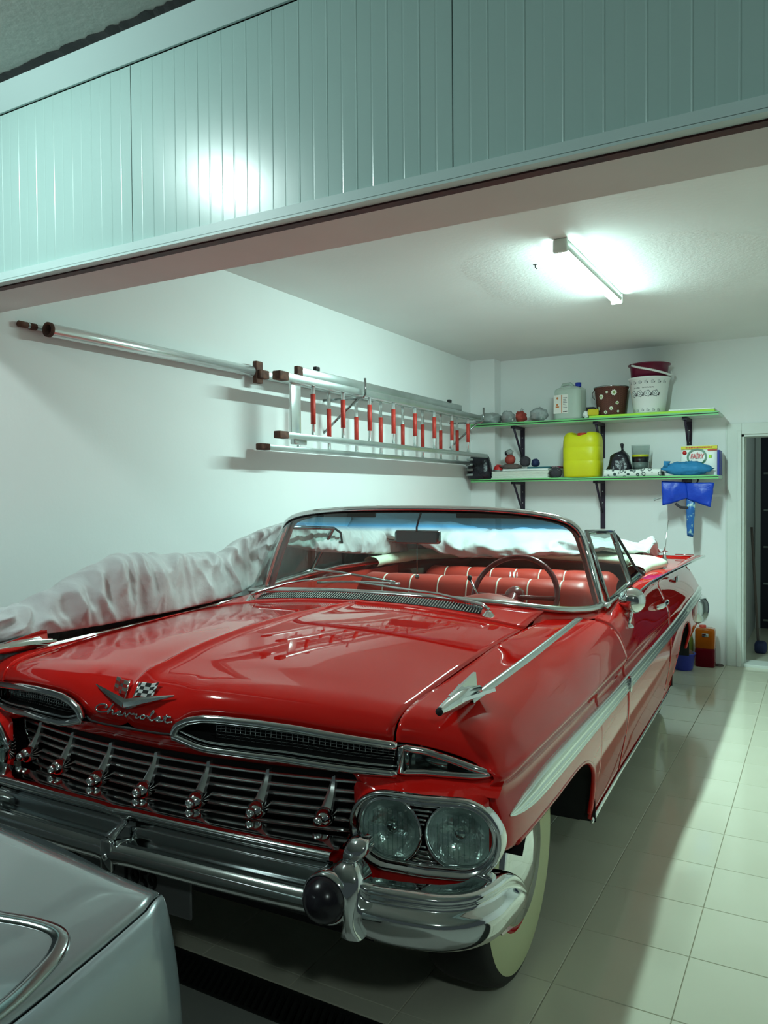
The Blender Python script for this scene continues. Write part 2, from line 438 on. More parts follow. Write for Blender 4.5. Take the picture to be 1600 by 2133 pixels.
# doorway: casing, jamb, sill, the passage behind
cs = MB()
cs.box((DX0 - .105, YB - .022, 0), (DX0 + .0, YB, DZ + .09)).box((DX0, YB - .022, DZ), (DX1, YB, DZ + .09)).box((DX1, YB - .022, 0), (DX1 + .105, YB, DZ + .09))
cs.box((DX0 - .118, YB - .010, 0), (DX0 - .105, YB, DZ + .10)).box((DX0 - .03, YB - .030, 0), (DX0, YB - .022, DZ + .03))
tr = struct(bevel(cs.build('trim_6', 'door_white', smooth=False), .003)); tr['label'] = 'white door casing on the back wall'
jm = MB().box((DX0, YB - .005, 0), (DX0 + .018, YB + .20, DZ)).box((DX0, YB - .005, DZ - .018), (DX1, YB + .2, DZ)).box((DX1 - .018, YB - .005, 0), (DX1, YB + .2, DZ)).box((DX0 + .018, YB + .07, 0), (DX0 + .03, YB + .09, DZ - .018))
tj = struct(jm.build('trim_7', 'door_white', smooth=False)); tj['label'] = 'white door jamb lining the opening'
ts = struct(bevel(boxo('trim_8', (DX0 + .018, YB - .012, -.003), (DX1 - .018, YB + .20, .022), 'door_white'), .004)); ts['label'] = 'pale stone door sill'
HY = 9.0
struct(boxo('floor_passage', (-1.6, YB + .16, -.1), (1.2, HY, .004), 'tile'))
struct(boxo('ceiling_passage', (-1.6, YB + .16, 2.4), (1.2, HY, 2.5), 'corridor_wall'))
struct(MB().box((-.62, YB + .2, 0), (-.605, 7.75, 2.4)).box((-.80, 7.75, 0), (-.605, HY, 2.4)).build('wall_passage_left', 'corridor_wall', smooth=False))
struct(boxo('wall_passage_back', (-1.6, HY, 0), (1.2, HY + .1, 2.4), 'corridor_wall'))
struct(boxo('wall_passage_right', (1.1, YB + .16, 0), (1.2, HY, 2.4), 'corridor_wall'))
# far door of the passage, ajar and dark
fd = MB().box((-.549, HY - .06, .0), (.30, HY - .001, 2.02)).build('door_1', 'dark_wood', smooth=False); struct(fd); fd['label'] = 'dark panelled door at the end of the passage'
for k in range(5):
    MB().box((-.52, HY - .075, .08 + k * .38), (.26, HY - .061, .10 + k * .38)).build('rail', 'chrome_dark', fd, smooth=False)
dc = struct(MB().box((-.60, HY - .07, 0), (-.549, HY - .001, 2.1)).box((-.60, HY - .07, 2.02), (.38, HY - .001, 2.1)).build('trim_9', 'corridor_wall', smooth=False)); dc['label'] = 'grey casing round the passage door'

# floor squeegee / mop leaning inside the passage
mp_ = thing('floor_mop', 'dark mop leaning in the passage beyond the door', 'mop', (-.46, 7.55, 0))
MB().tube([(-.02, .02, .06), (-.09, .22, 1.10)], .011, 8).build('handle', 'cloth_brown', mp_)
MB().rbox((-.05, -.05, .0), (.05, .05, .11), .03).build('head', 'navy_thing', mp_)
bp_ = MB()
for k in range(3): bp_.rbox((-.25, 8.55, .0 + k * .2), (.25, 8.88, .19 + k * .2), .03)
tag(bp_.build('storage_stack', 'navy_thing'), 'dark blue storage boxes stacked in the dim passage', 'boxes')

# ceiling lamp
lm = thing('tube_light', 'lit white fluorescent batten on the garage ceiling', 'light', (-1.115, 4.36, ZC))
MB().rbox((-.030, -.61, -.030), (.030, .61, 0), .006).build('batten', 'fixture', lm)
def arc_(r0, a0, a1, n=9): return [[(r0 * math.cos(a0 + (a1 - a0) * j / (n - 1)), yy, -.032 + .9 * r0 * math.sin(a0 + (a1 - a0) * j / (n - 1))) for j in range(n)] for yy in (-.588, .588)]
dg_ = math.radians
MB().grid(arc_(.034, dg_(218), dg_(322))).build('diffuser', 'tube_emit', lm)
for a0, a1 in ((172, 217.5), (322.5, 368)): MB().grid(arc_(.034, dg_(a0), dg_(a1), 5)).build('diffuser_side', 'fixture', lm)
for s in (-1, 1): MB().rbox((-.036, s * .588 - (.0 if s > 0 else .03), -.066), (.036, s * .588 + (.03 if s > 0 else .0), 0), .008).build('end_cap', 'fixture', lm)

# porch lamp behind and above the camera, lighting the outside of the header
pl_ = thing('porch_light', 'round white lamp on the porch ceiling above the silver car', 'light', (-2.26, .73, 2.805))
MB().lathe([(.0, -.005), (.12, -.005), (.13, .0)], 24).build('base', 'fixture', pl_)
MATS['porch_emit'] = mat('porch_emit', (1, 1, 1), .5, emit=((.80, 1.0, .97), PORCH_POWER))
MB().lathe([(.0, -.075), (.05, -.07), (.09, -.05), (.11, -.02), (.115, -.006)], 24).build('globe', 'porch_emit', pl_)

# added fill light brightening the passage, out of sight right of the doorway
pb_ = thing('passage_fill', 'small round fill light added unseen on the passage ceiling beyond the door', 'light', (.55, 8.0, 2.4))
mat('passage_emit', (1, 1, 1), .5, emit=((.75, 1.0, .95), 60))
MB().lathe([(.0, -.09), (.03, -.085), (.045, -.06), (.03, -.03), (.018, -.015)], 18).build('fill_emitter', 'passage_emit', pb_)
MB().lathe([(.02, -.02), (.03, 0)], 14).build('fill_socket', 'fixture', pb_)

p3_ = thing('porch_light', 'round white lamp on the porch ceiling behind the photographer', 'light', (1.25, -.9, 2.805))
MB().lathe([(.0, -.005), (.12, -.005), (.13, .0)], 24).build('base', 'fixture', p3_)
mat('porch_emit_weak', (1, 1, 1), .5, emit=((.80, 1.0, .95), PORCH_POWER * .9))
MB().lathe([(.0, -.075), (.05, -.07), (.09, -.05), (.11, -.02), (.115, -.006)], 24).build('globe', 'porch_emit_weak', p3_)
# ------------------------------------------------------------------ the red convertible (car frame: +x driver's side, +y rearwards)
CAR = thing('convertible_car', 'glossy red open-top vintage car with chrome grille parked in the garage', 'car', (-1.48, 0, 0), .04)
def sided(fn, name, m, parent=CAR, **k):
    """fn() -> MB for the +x side; builds one mesh for each side"""
    a = fn(); o1 = a.build(name, m, parent, **k)
    b = MB(); b.v = [(-x, y, z) for x, y, z in a.v]; b.f = [q[::-1] for q in a.f]
    o2 = b.build(name, m, parent, **k)
    return o1, o2
def yf(x): x = abs(x); return 1.392 + .155 * (x / .68) ** 2 if x < .75 else 1.392 + .155 * (.75 / .68) ** 2 + (x - .75) * .18
CY = [1.40, 1.53, 1.64, 1.86, 2.12, 2.5, 2.9]; CZ = [.935, .962, .985, 1.003, 1.011, 1.003, .998]
EY = [1.5, 1.69, 1.97, 2.35, 2.65, 2.95]; EZ = [.89, .912, .933, .948, .950, .948]
def htop(x, y):
    c = ip(y, CY, CZ); e = ip(y, EY, EZ); return c + (e - c) * (abs(x) / .68) ** 2
def ridge(x, y): return .013 * math.exp(-(abs(x) / .016) ** 1.4) * ip(y, [1.39, 1.5, 2.2, 2.6], [1, 1, .8, .5])
LX = [0, .10, .150, .158, .172, .20, .24, .29, .38, .47, .60, .68]; LZ = [.834, .834, .836, .846, .866, .880, .889, .8905, .887, .879, .859, .847]
def zlip(x): return ip(abs(x), LX, LZ)
ROLL = [(0, 0), (.003, .28), (.014, .55), (.036, .76), (.072, .90), (.11, .97), (.15, 1.)]
def hoodcol(x, ye, nr=22):
    y0 = yf(x); z0 = zlip(x); z1 = htop(x, y0 + .15); d = z1 - z0
    k = [(y0 + a, z0 + b * d + ridge(x, y0 + a)) for a, b in ROLL]
    ys = np.linspace(y0 + .15, ye, nr)[1:]
    return [(x, a, b) for a, b in k] + [(x, y, htop(x, y) + ridge(x, y)) for y in ys]
xs = [0, .004, .009, .015, .022, .032, .05, .08, .11, .135, .16, .19, .23, .28, .34, .40, .46, .52, .58, .63, .66, .6785]
xs = [-a for a in xs[:0:-1]] + xs
def smooth_y(G, k=1):
    G = np.array(G)
    for _ in range(k): G[:, 8:-1, 2] = (G[:, 7:-2, 2] + 2 * G[:, 8:-1, 2] + G[:, 9:, 2]) / 4
    return G
hood = solid(MB().grid(smooth_y([hoodcol(x, 2.565) for x in xs], 3), flip=True).build('hood', 'red_paint', CAR), .010, 1)

# windshield base and header curves
BX = [0, .2, .4, .55, .68, .76, .81, .832]; BY = [2.72, 2.725, 2.745, 2.78, 2.85, 2.93, 3.03, 3.14]; BZ = [1.020, 1.018, 1.010, 1.000, .982, .970, .964, .964]
TXx = [0, .17, .34, .48, .60, .68, .722, .742]; TYy = [3.10, 3.10, 3.105, 3.115, 3.13, 3.15, 3.165, 3.175]; TZz = [1.352, 1.351, 1.347, 1.338, 1.322, 1.300, 1.270, 1.235]
def full_curve(X, Y, Z, n=5):
    P = [(-x, y, z) for x, y, z in list(zip(X, Y, Z))[:0:-1]] + list(zip(X, Y, Z)); return cr(P, n)
BASE = full_curve(BX, BY, BZ); TOP = full_curve(TXx, TYy, TZz)

# cowl between hood and windshield
def basey(x): return ip(abs(x), BX, BY)
def basez(x): return ip(abs(x), BX, BZ)
cx_ = np.linspace(-.679, .679, 41); G = []
for x in cx_:
    y0 = 2.571; y1 = basey(x) + .012; z0 = htop(x, y0) + ridge(x, y0) * .6; z1 = basez(x) - .004; row = []
    for k in range(9):
        t = k / 8; row.append((x, y0 + (y1 - y0) * t, z0 + (z1 - z0) * t + .004 * math.sin(PI * t)))
    G.append(row)
cowl = solid(MB().grid(G, flip=True).build('cowl', 'red_paint', CAR), .008, 1)
def cowlz(x, y):
    y0 = 2.571; y1 = basey(x) + .012; z0 = htop(x, y0) + ridge(x, y0) * .6; z1 = basez(x) - .004; t = (y - y0) / (y1 - y0)
    return z0 + (z1 - z0) * t + .004 * math.sin(PI * t)
# patch that closes the corner between cowl, fender and windshield foot
def corner_patch():
    A = [(x, ip(x, BX, BY) + .01, ip(x, BX, BZ) - .010) for x in np.linspace(.66, .815, 10)] + [(.828, 3.10, .953), (.836, 3.15, .95)]
    B = [(.672, 2.70, .942), (.678, 2.74, .943), (.684, 2.78, .943), (.70, 2.82, .943), (.72, 2.85, .943), (.74, 2.87, .942), (.76, 2.89, .941), (.78, 2.91, .940), (.80, 2.94, .938), (.825, 2.97, .934), (.85, 3.02, .932), (.866, 3.13, .93)]
    return MB().grid([A, [tuple((np.array(a) + np.array(b)) / 2 + np.array((0, 0, .003))) for a, b in zip(A, B)], B])
sided(corner_patch, 'cowl_corner', 'red_paint')
# vent: dark slot plate with fine bright louvres, gently curved with the cowl
vg = [[(x, 2.604 + .012 * (x / .5) ** 2 + dy, cowlz(x, 2.604 + .012 * (x / .5) ** 2 + dy) + .001 + .26 * dy) for dy in (0, .016, .032, .048)] for x in np.linspace(-.5, .5, 30)]
vp = MB().grid(vg, flip=True).build('vent', 'black_void', cowl)
lv = MB(); k = 0
x = -.495
while x < .496:
    y = 2.606 + .012 * (x / .5) ** 2; z = cowlz(x, y) + .003; z2 = cowlz(x, y + .042) + .0165
    lv.add([(x, y, z), (x + .0045, y, z), (x + .0075, y + .042, z2), (x + .003, y + .042, z2), (x + .003, y + .042, z2 - .004)], [(0, 1, 2, 3), (0, 3, 4)]); x += .0112
lo_ = lv.build('louvre_row', 'chrome_soft', cowl, smooth=False); lo_['kind'] = 'stuff'

# fender net
RX = [.684, .73, .79, .845, .885, .915, .932, .942, .927, .926, .940, .945, .940, .920, .905]
Z173 = [.916, .912, .903, .886, .862, .830, .803, .786, .757, .730, .690, .620, .52, .41, .33]
Z230 = [.947, .934, .917, .893, .864, .828, .797, .777, .748, .720, .685, .620, .52, .40, .32]
Z300 = [.948, .946, .942, .934, .914, .866, .812, .768, .738, .712, .672, .600, .50, .39, .31]
YE = [2.925, 2.935, 2.945, 2.965, 2.995, 3.04, 3.07, 3.082, 3.085, 3.085, 3.085, 3.085, 3.085, 3.085, 3.085]
LPX = [.684, .73, .79, .845, .885, .915, .93]; LPZ = [.8465, .8395, .8275, .8135, .800, .793, .790]
def fender_net():
    net = []
    for j, x in enumerate(RX):
        col = []
        if j <= 5:
            y0 = yf(x) if j < 4 else [1.600, 1.594][j - 4]; z0 = ip(x, LPX, LPZ); d = Z173[j] - z0
            pull = [0, 0, 0, .002, .012, .026][j]
            for (a, b), pl in zip(ROLL, (1, .8, .6, .4, .2, .1, 0)):
                col.append((x - pull * pl, y0 + a, z0 + b * d))
        else:
            z = Z173[j]; zf = z if j > 7 else [.0] * 6 and z
            zf = {6: .796, 7: .780, 8: .757}.get(j, z)
            for yy, pl in ((1.588, .034), (1.592, .024), (1.604, .015), (1.625, .008), (1.655, .004), (1.69, .0015), (1.745, 0)):
                col.append((x - pl, yy, zf + (z - zf) * min(1, (yy - 1.588) / .15)))
        for y in (1.86, 2.0, 2.13, 2.3, 2.5, 2.7, 2.85, YE[j]):
            z = ip(y, [1.745, 2.3, 3.05], [Z173[j], Z230[j], Z300[j]])
            xx = x
            if j >= 6: xx = x + .002 * math.sin(PI * (y - 1.7) / 1.4)
            col.append((xx, y, z))
        net.append(col)
    return np.array(net)            # [rail, station, 3]
def arch_z(y, c, a, top, base, n=2.5):
    t = abs(y - c) / a
    if t >= 1: return -9
    return base + (top - base) * (1 - t ** n) ** (1 / n)
def clip_lower(D, j0, arch, sillz):
    """D [rail, col, 3]; rails from j0 down are cut at the wheel arch and resampled"""
    D = D.copy(); nr, nc = D.shape[:2]
    for c in range(nc):
        P = D[j0:, c]; y = P[len(P) // 2, 1]; zl = arch(y)
        if zl <= P[-1, 2] + 1e-4: continue
        Q = [P[0]]
        for k in range(1, len(P)):
            if P[k, 2] > zl: Q.append(P[k])
            else:
                t = (Q[-1][2] - zl) / max(1e-6, Q[-1][2] - P[k, 2]); Q.append(Q[-1] + (P[k] - Q[-1]) * t); break
        Q = np.array(Q); s = np.r_[0, np.cumsum(np.linalg.norm(np.diff(Q, axis=0), axis=1))]; u = np.linspace(0, s[-1], len(P))
        D[j0:, c] = np.stack([np.interp(u, s, Q[:, q]) for q in range(3)], 1)
    return D
def densify_cols(D, ranges):
    return D
farch = lambda y: .607 + .012 * max(0, (2.0 - y) / .4) if y < 2.14 else arch_z(y, 2.14, .438, .607, .22, 2.8)
rarch = lambda y: arch_z(y, 5.15, .43, .60, .18)
def fender():
    D = surf(fender_net(), 4, 9)
    # insert extra columns close to the steep ends of the arch
    cols = [D[:, 0]]
    for c in range(1, D.shape[1]):
        a, b = D[:, c - 1], D[:, c]; y0, y1 = a[-1, 1], b[-1, 1]; n = 1
        if abs(farch((y0 + y1) / 2 + .02) - farch((y0 + y1) / 2 - .02)) > .03: n = 6
        for k in range(1, n + 1): cols.append(a + (b - a) * k / n)
    D = np.stack(cols, 1)
    return clip_lower(D, 7 * 4, farch, .3)
FD = fender()
def fmesh(): return MB().grid(FD)
fR, fL = sided(fmesh, 'fender', 'red_paint')
for o in (fR, fL): solid(o, .010, 1 if o is fL else 1)

# door and rear quarter net
QY = [3.092, 3.5, 3.9, 4.45, 5.0, 5.6, 6.12]
QX = [[.84, .84, .84, .80, .75, .72, .72], [.865, .868, .872, .86, .85, .85, .86], [.890, .893, .903, .924, .942, .957, .970], [.905, .905, .905, .902, .895, .888, .882],
      [.918, .912, .895, .880, .866, .852, .840], [.926, .922, .914, .904, .900, .892, .878], [.932, .931, .930, .930, .931, .926, .910], [.942, .938, .938, .941, .946, .946, .932],
      [.928, .931, .935, .940, .945, .948, .947], [.927, .931, .936, .942, .946, .948, .946], [.941, .943, .945, .948, .950, .950, .946], [.945, .946, .947, .949, .950, .949, .944],
      [.940, .941, .942, .943, .944, .942, .937], [.920, .921, .922, .923, .924, .922, .92], [.905, .906, .907, .908, .908, .905, .90]]
QZ = [[.948, .975, .992, .990, .975, .958, .930], [.950, .982, .997, .990, .968, .952, .934], [.930, .962, .976, .975, .968, .960, .946], [.898, .938, .960, .962, .954, .946, .933],
      [.866, .900, .922, .920, .908, .897, .882], [.836, .856, .866, .863, .855, .848, .836], [.800, .803, .803, .802, .798, .792, .782], [.767, .763, .760, .758, .753, .747, .737],
      [.738, .734, .731, .730, .726, .720, .710], [.712, .709, .707, .706, .703, .697, .687], [.672, .668, .665, .664, .662, .656, .646], [.600, .597, .595, .594, .592, .586, .576],
      [.50, .495, .492, .490, .49, .49, .49], [.39, .385, .382, .38, .40, .42, .43], [.31, .300, .295, .29, .30, .36, .40]]
def qnet(): return np.array([[(QX[j][i], QY[i], QZ[j][i]) for i in range(7)] for j in range(15)])
QD = surf(qnet(), 4, 16)
kd = 3 * 16 - 2                        # door ends
def skew_front(D):
    """the door's leading edge follows the trailing edge of the fender"""
    D = D.copy(); n = 28
    fx = [.80, .845, .885, .915, .931, .937]; fy_ = [2.950, 2.965, 2.995, 3.04, 3.07, 3.082]; fz_ = [.941, .934, .914, .866, .812, .768]
    old = D[:, 0].copy()
    for r in range(D.shape[0]):
        if r <= n:
            x = old[r, 0]; y = ip(x, fx, fy_) + .006; dz = ip(x, fx, fz_) - old[r, 2]
        else: y, dz = 3.090, 0
        D[r, 0, 1] = y
        for c in range(0, 13):
            k = 1 - c / 13; D[r, c, 2] += dz * k * k * (3 - 2 * k) if True else 0
            if 0 < c < 8: D[r, c, 1] = y + (D[r, 8, 1] - y) * c / 8
    return D
QD = skew_front(QD)
DOOR = QD[:, :kd + 1].copy()
QUART = QD[:, kd:].copy(); QUART[:, 0, 1] += .007
QUART = clip_lower(QUART, 7 * 4, rarch, .3)
dR, dL = sided(lambda: MB().grid(DOOR), 'door', 'red_paint')
qR, qL = sided(lambda: MB().grid(QUART), 'quarter_panel', 'red_paint')
for o in (dR, dL, qR, qL): solid(o, .010, 1)
# rear deck and tail
deckx = np.linspace(-1, 1, 33); G = []
for u in deckx:
    row = []
    for y in np.linspace(5.02, 6.12, 24):
        xe = ip(y, QY, QX[0]); ze = ip(y, QY, QZ[0]); x = u * xe
        row.append((x, y, ze + .012 * (1 - u * u)))
    G.append(row)
deck = solid(MB().grid(G, flip=True).build('trunk_lid', 'red_paint', CAR), .01, 1)
tl = MB(); prof = [(.72, .93), (.86, .934), (.970, .946), (.882, .933), (.840, .882), (.878, .836), (.932, .737), (.944, .576), (.937, .49), (.90, .40)]
G = [[(s * x, 6.12, z) for s in (-1, 1) for x in ([p[0]] if s > 0 else [p[0]])] for p in prof for z in [p[1]]]
tl.grid([[(-x, 6.12, z), (-x * .5, 6.16, z), (0, 6.18, z), (x * .5, 6.16, z), (x, 6.12, z)] for x, z in prof]); tl.build('tail_panel', 'red_paint', CAR)
rb = MB(); P = cr([(.90, 5.86, .56), (.955, 6.02, .56), (.965, 6.14, .56), (.90, 6.26, .56), (.6, 6.31, .56), (0, 6.33, .56)], 5)
P = np.concatenate([P, [(-p[0], p[1], p[2]) for p in P[-2::-1]]])
rb.tube(P, [.018, .045, .062, .071] + [.075] * (len(P) - 8) + [.071, .062, .045, .018], 12, sx=.55, sy=1.25); rb.build('rear_bumper', 'chrome', CAR)

# underside: dark pan, inner arches
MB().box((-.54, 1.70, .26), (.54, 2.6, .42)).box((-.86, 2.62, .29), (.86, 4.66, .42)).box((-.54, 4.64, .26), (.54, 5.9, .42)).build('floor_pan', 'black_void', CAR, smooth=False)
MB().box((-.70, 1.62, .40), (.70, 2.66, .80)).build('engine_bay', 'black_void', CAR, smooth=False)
def well(c):
    def fn():
        m = MB(); n = 20; rows = []; a0 = .60 if c < 3 else 0
        for xx in (.55, .92):
            rows.append([(xx, c - .46 * math.cos(a0 + (PI - a0) * k / n), .30 + .42 * math.sin(a0 + (PI - a0) * k / n)) for k in range(n + 1)])
        m.grid(rows); m.add(rows[0] + [(.55, c, .30)], [tuple(range(n + 2))]); return m
    return fn
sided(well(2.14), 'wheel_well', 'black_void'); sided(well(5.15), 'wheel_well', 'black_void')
# chrome strip along the sill
sided(lambda: MB().tube([(.910, y, ip(y, QY, QZ[14]) - .002) for y in np.linspace(2.58, 4.7, 20)], .010, 8, sx=.6), 'sill_strip', 'chrome')

# bodyside spear: long tapering chrome-edged trim
def bodyx(y, z):
    if y < 3.085:
        Z = [ip(y, [1.745, 2.3, 3.05], [Z173[j], Z230[j], Z300[j]]) for j in range(6, 15)]; X = [RX[j] + .002 * math.sin(PI * (max(y, 1.7) - 1.7) / 1.4) for j in range(6, 15)]
    else:
        Z = [ip(y, QY, QZ[j]) for j in range(6, 15)]; X = [ip(y, QY, QX[j]) for j in range(6, 15)]
    x = ip(z, Z[::-1], X[::-1])
    if y < 1.745: x -= ip(y, [1.588, 1.592, 1.604, 1.625, 1.655, 1.69, 1.745], [.034, .024, .015, .008, .004, .0015, 0])
    return x
# arch lips
def arch_lip(arch, ya, yb_, zmin, r=.009):
    def fn():
        P = [(bodyx(y, arch(y)) - .006, y, arch(y)) for y in np.concatenate([np.linspace(ya, yb_ - .06, 40), np.linspace(yb_ - .055, yb_, 24)]) if arch(y) > zmin]
        return MB().tube(P, r, 8)
    return fn
sided(arch_lip(farch, 1.66, 2.577, .33), 'wheel_arch_lip', 'red_paint')
def rear_lip():
    yy = np.concatenate([np.linspace(4.721, 4.79, 24), np.linspace(4.80, 5.50, 40), np.linspace(5.51, 5.579, 24)])
    return MB().tube([(bodyx(y, rarch(y)) - .006, y, rarch(y)) for y in yy if rarch(y) > .36], .009, 8)
sided(rear_lip, 'wheel_arch_lip', 'red_paint')
def side_spear():
    S = [(1.625, .690, .0015), (1.66, .690, .009), (1.74, .690, .018), (1.88, .688, .024), (2.1, .685, .0255), (2.6, .677, .0245), (3.08, .669, .024), (3.9, .668, .025), (4.7, .672, .028), (5.4, .684, .035), (5.9, .690, .038), (6.10, .690, .034)]
    G = []
    for y, z, h in cr(S, 6):
        prof = [(-.004, -1.15), (.005, -1.05), (.010, -.85), (.006, -.66), (.005, -.35), (.0095, -.2), (.006, -.05), (.006, .32), (.0095, .48), (.006, .62), (.012, .85), (.006, 1.05), (-.004, 1.15)]
        G.append([(bodyx(y, z + b * h) + .002 + a * min(1, h / .02), y, z + b * h) for a, b in prof])
    return MB().grid(G, flip=True)
sided(side_spear, 'side_spear', 'spear_alu')
# clip across the spear at the door gap
sided(lambda: MB().rbox((.944, 3.075, .640), (.960, 3.094, .700), .004), 'spear_joint', 'chrome')
# fin moulding
def fin_mould():
    P = [(ip(y, QY, QX[2]) + .003, y, ip(y, QY, QZ[2]) + .001) for y in np.linspace(3.62, 6.12, 40)]
    return MB().tube(P, [.004 + .005 * min(1, k / 6) for k in range(40)], 8)
sided(fin_mould, 'fin_moulding', 'chrome')
sided(lambda: MB().tube([(ip(y, QY, QX[0]) + .008, y, ip(y, QY, QZ[0]) + .012) for y in np.linspace(3.12, 4.5, 24)], .010, 8, sx=1.6), 'belt_moulding', 'chrome_soft')

# ---- nose: scoops (nostrils) with chrome lips, mesh, parking lamps
def nost_top(x): return ip(x, [.157, .163, .172, .20, .24, .29, .38, .47, .60, .70], [.836, .850, .861, .874, .883, .8845, .881, .873, .853, .838])
def nost_bot(x): return ip(x, [.157, .175, .20, .22, .25, .32, .44, .60, .70], [.835, .831, .824, .818, .813, .810, .804, .786, .777])
XN = [.157, .160, .166, .175, .19, .21, .235, .27, .32, .40, .48, .56, .63, .691]
def y_n(x): return yf(x) - .010
def lip(fz, r, out=0.):
    def fn(): return MB().tube([(x, y_n(x) - out, fz(x)) for x in np.interp(np.linspace(0, 13, 53), range(14), XN)], r, 10)
    return fn
for nm, fz, r, out in (('scoop_lip', lambda x: nost_top(x) + .001, .0105, .004), ('scoop_lip', lambda x: nost_bot(x) - .002, .0095, .004)):
    sided(lip(fz, r, out), nm, 'chrome')
sided(lip(lambda x: nost_bot(x) + .012, .004, -.006), 'scoop_bead', 'chrome')
# throat of the scoop
def throat():
    G = []
    for x in np.interp(np.linspace(0, 13, 40), range(14), XN):
        a, b = nost_top(x), nost_bot(x); y = y_n(x)
        G.append([(x, y, a), (x + .004, y + .05, a - .012 * min(1, (a - b) / .05)), (x + .004, y + .056, (a + b) / 2), (x + .004, y + .05, b + .010 * min(1, (a - b) / .05)), (x, y, b)])
    return MB().grid(G)
sided(throat, 'scoop_throat', 'black_void')
def mesh_screen():
    m = MB(); X = np.arange(.25, .69, .0128)
    for x in X: m.tube([(x, y_n(x) + .034, nost_top(x) - .010), (x, y_n(x) + .030, nost_bot(x) + .014)], .0009, 4)
    for k in range(6):
        t = (k + .5) / 6
        m.tube([(x, y_n(x) + .033, nost_top(x) - .012 + (nost_bot(x) + .014 - nost_top(x) + .012) * t) for x in np.linspace(.235, .69, 20)], .0010, 4)
    return m
for o in sided(mesh_screen, 'scoop_mesh', 'chrome'): o['kind'] = 'stuff'
# parking lamp at the outer end: bullet-shaped chrome bezel with a dark clear lens
PX = [.697, .743, .78, .82, .855, .875, .890, .896]
def pk_top(x): return ip(x, PX, [.837, .829, .8205, .8105, .8005, .7945, .7895, .787])
def pk_bot(x): return ip(x, PX, [.780, .7795, .779, .780, .781, .7825, .7845, .786])
def y_p(x): return yf(x) - .012 + (.02 * max(0, (x - .85) / .06) ** 2)
def park_bezel():
    up = [(x, y_p(x), pk_top(x)) for x in np.interp(np.linspace(0, 7, 29), range(8), PX)]
    dn = [(x, y_p(x), pk_bot(x)) for x in np.interp(np.linspace(0, 7, 29), range(8), PX)]
    return MB().tube(up + dn[::-1], .009, 8, closed=True)
pb = sided(park_bezel, 'parking_lamp', 'chrome')
def park_lens():
    xs_ = np.interp(np.linspace(0, 7, 24), range(8), PX); G = []
    for x in xs_:
        a, b = pk_top(x) - .004, pk_bot(x) + .004
        G.append([(x, y_p(x) - .003 * math.sin(PI * k / 4), a + (b - a) * k / 4) for k in range(5)])
    return MB().grid(G)
def park_box():
    xs_ = np.interp(np.linspace(0, 7, 24), range(8), PX); G = []
    for x in xs_:
        a, b = pk_top(x), pk_bot(x)
        G.append([(x, y_p(x) + .002, a), (x, y_p(x) + .03, a - .004), (x, y_p(x) + .03, b + .004), (x, y_p(x) + .002, b)])
    return MB().grid(G)
for q, sgn in zip(pb, (1, -1)):
    for fn, nm, mm in ((park_box, 'lamp_bowl', 'chrome_dark'), (park_lens, 'lens', 'lens_glass'), (lambda: MB().box((.700, yf(.71) - .012, .784), (.715, yf(.71) + .004, .832)).box((.720, yf(.75) - .004, .790), (.80, yf(.77) + .004, .816)), 'lamp_frame', 'chrome_dark')):
        a = fn(); a.v = [(sgn * x, y, z) for x, y, z in a.v]
        if sgn < 0: a.f = [f[::-1] for f in a.f]
        a.build(nm, mm, q)
# grille / nose panel in red: from under the scoops back to the grille and over the lamps
def yg(x): return 1.495 + .080 * (abs(x) / .61) ** 2
def hy(x): return ip(x, [.56, .60, .77, .93, .95], [1.500, 1.497, 1.512, 1.556, 1.575])
def brow():
    G = []
    for x in np.linspace(0, .925, 46):
        zb = nost_bot(x) - .006 if x > .157 else .829
        if x > .7: zb = pk_bot(min(x, .896)) - .005
        y0 = yf(x) - .004 if x < .9 else yf(x) + .004
        back = yg(min(x, .6)) + .006 if x < .58 else ip(x, [.58, .60, .925], [yg(.58), hy(.60) + .012, 1.588]) if x < .60 else hy(x) + .013
        zt = .748 if x < .58 else ip(x, [.58, .66, .80, .925], [.748, .751, .7505, .748])
        G.append([(x, y0 + (back - y0) * t + .0, zb + (zt - zb) * (t ** .8)) for t in (0, .12, .3, .5, .7, .88, 1)])
    return MB().grid(G)
sided(brow, 'nose_brow', 'red_paint')
# centre lip under the hood point
MB().tube([(x, yf(x) + .004, zlip(x) - .004) for x in np.linspace(-.155, .155, 21)], .005, 8).build('hood_seal', 'seal_dark', CAR)
# headlamp panel: red frame around a long oval bezel
HLC = (.764, .656); HA, HB = .170, .086
def stadium(a, b, n=44):
    P = []; s = a - b
    for k in range(n):
        t = 2 * PI * k / n; c, q = math.cos(t), math.sin(t)
        P.append((HLC[0] + (s if c >= 0 else -s) * (1 if abs(c) > 1e-6 else 1) + b * c if True else 0, HLC[1] + b * q))
    return P
def stad_smooth(a, b, n=72):
    # uniformly stepped long oval
    s = a - b; L_ = 4 * s + 2 * PI * b; P = []
    for k in range(n):
        d = L_ * k / n
        if d < PI * b: t = -PI / 2 + d / b; P.append((HLC[0] + s + b * math.cos(t), HLC[1] + b * math.sin(t)))
        elif d < PI * b + 2 * s: P.append((HLC[0] + s - (d - PI * b), HLC[1] + b))
        elif d < 2 * PI * b + 2 * s: t = PI / 2 + (d - PI * b - 2 * s) / b; P.append((HLC[0] - s + b * math.cos(t), HLC[1] + b * math.sin(t)))
        else: P.append((HLC[0] - s + (d - 2 * PI * b - 2 * s), HLC[1] - b))
    return P
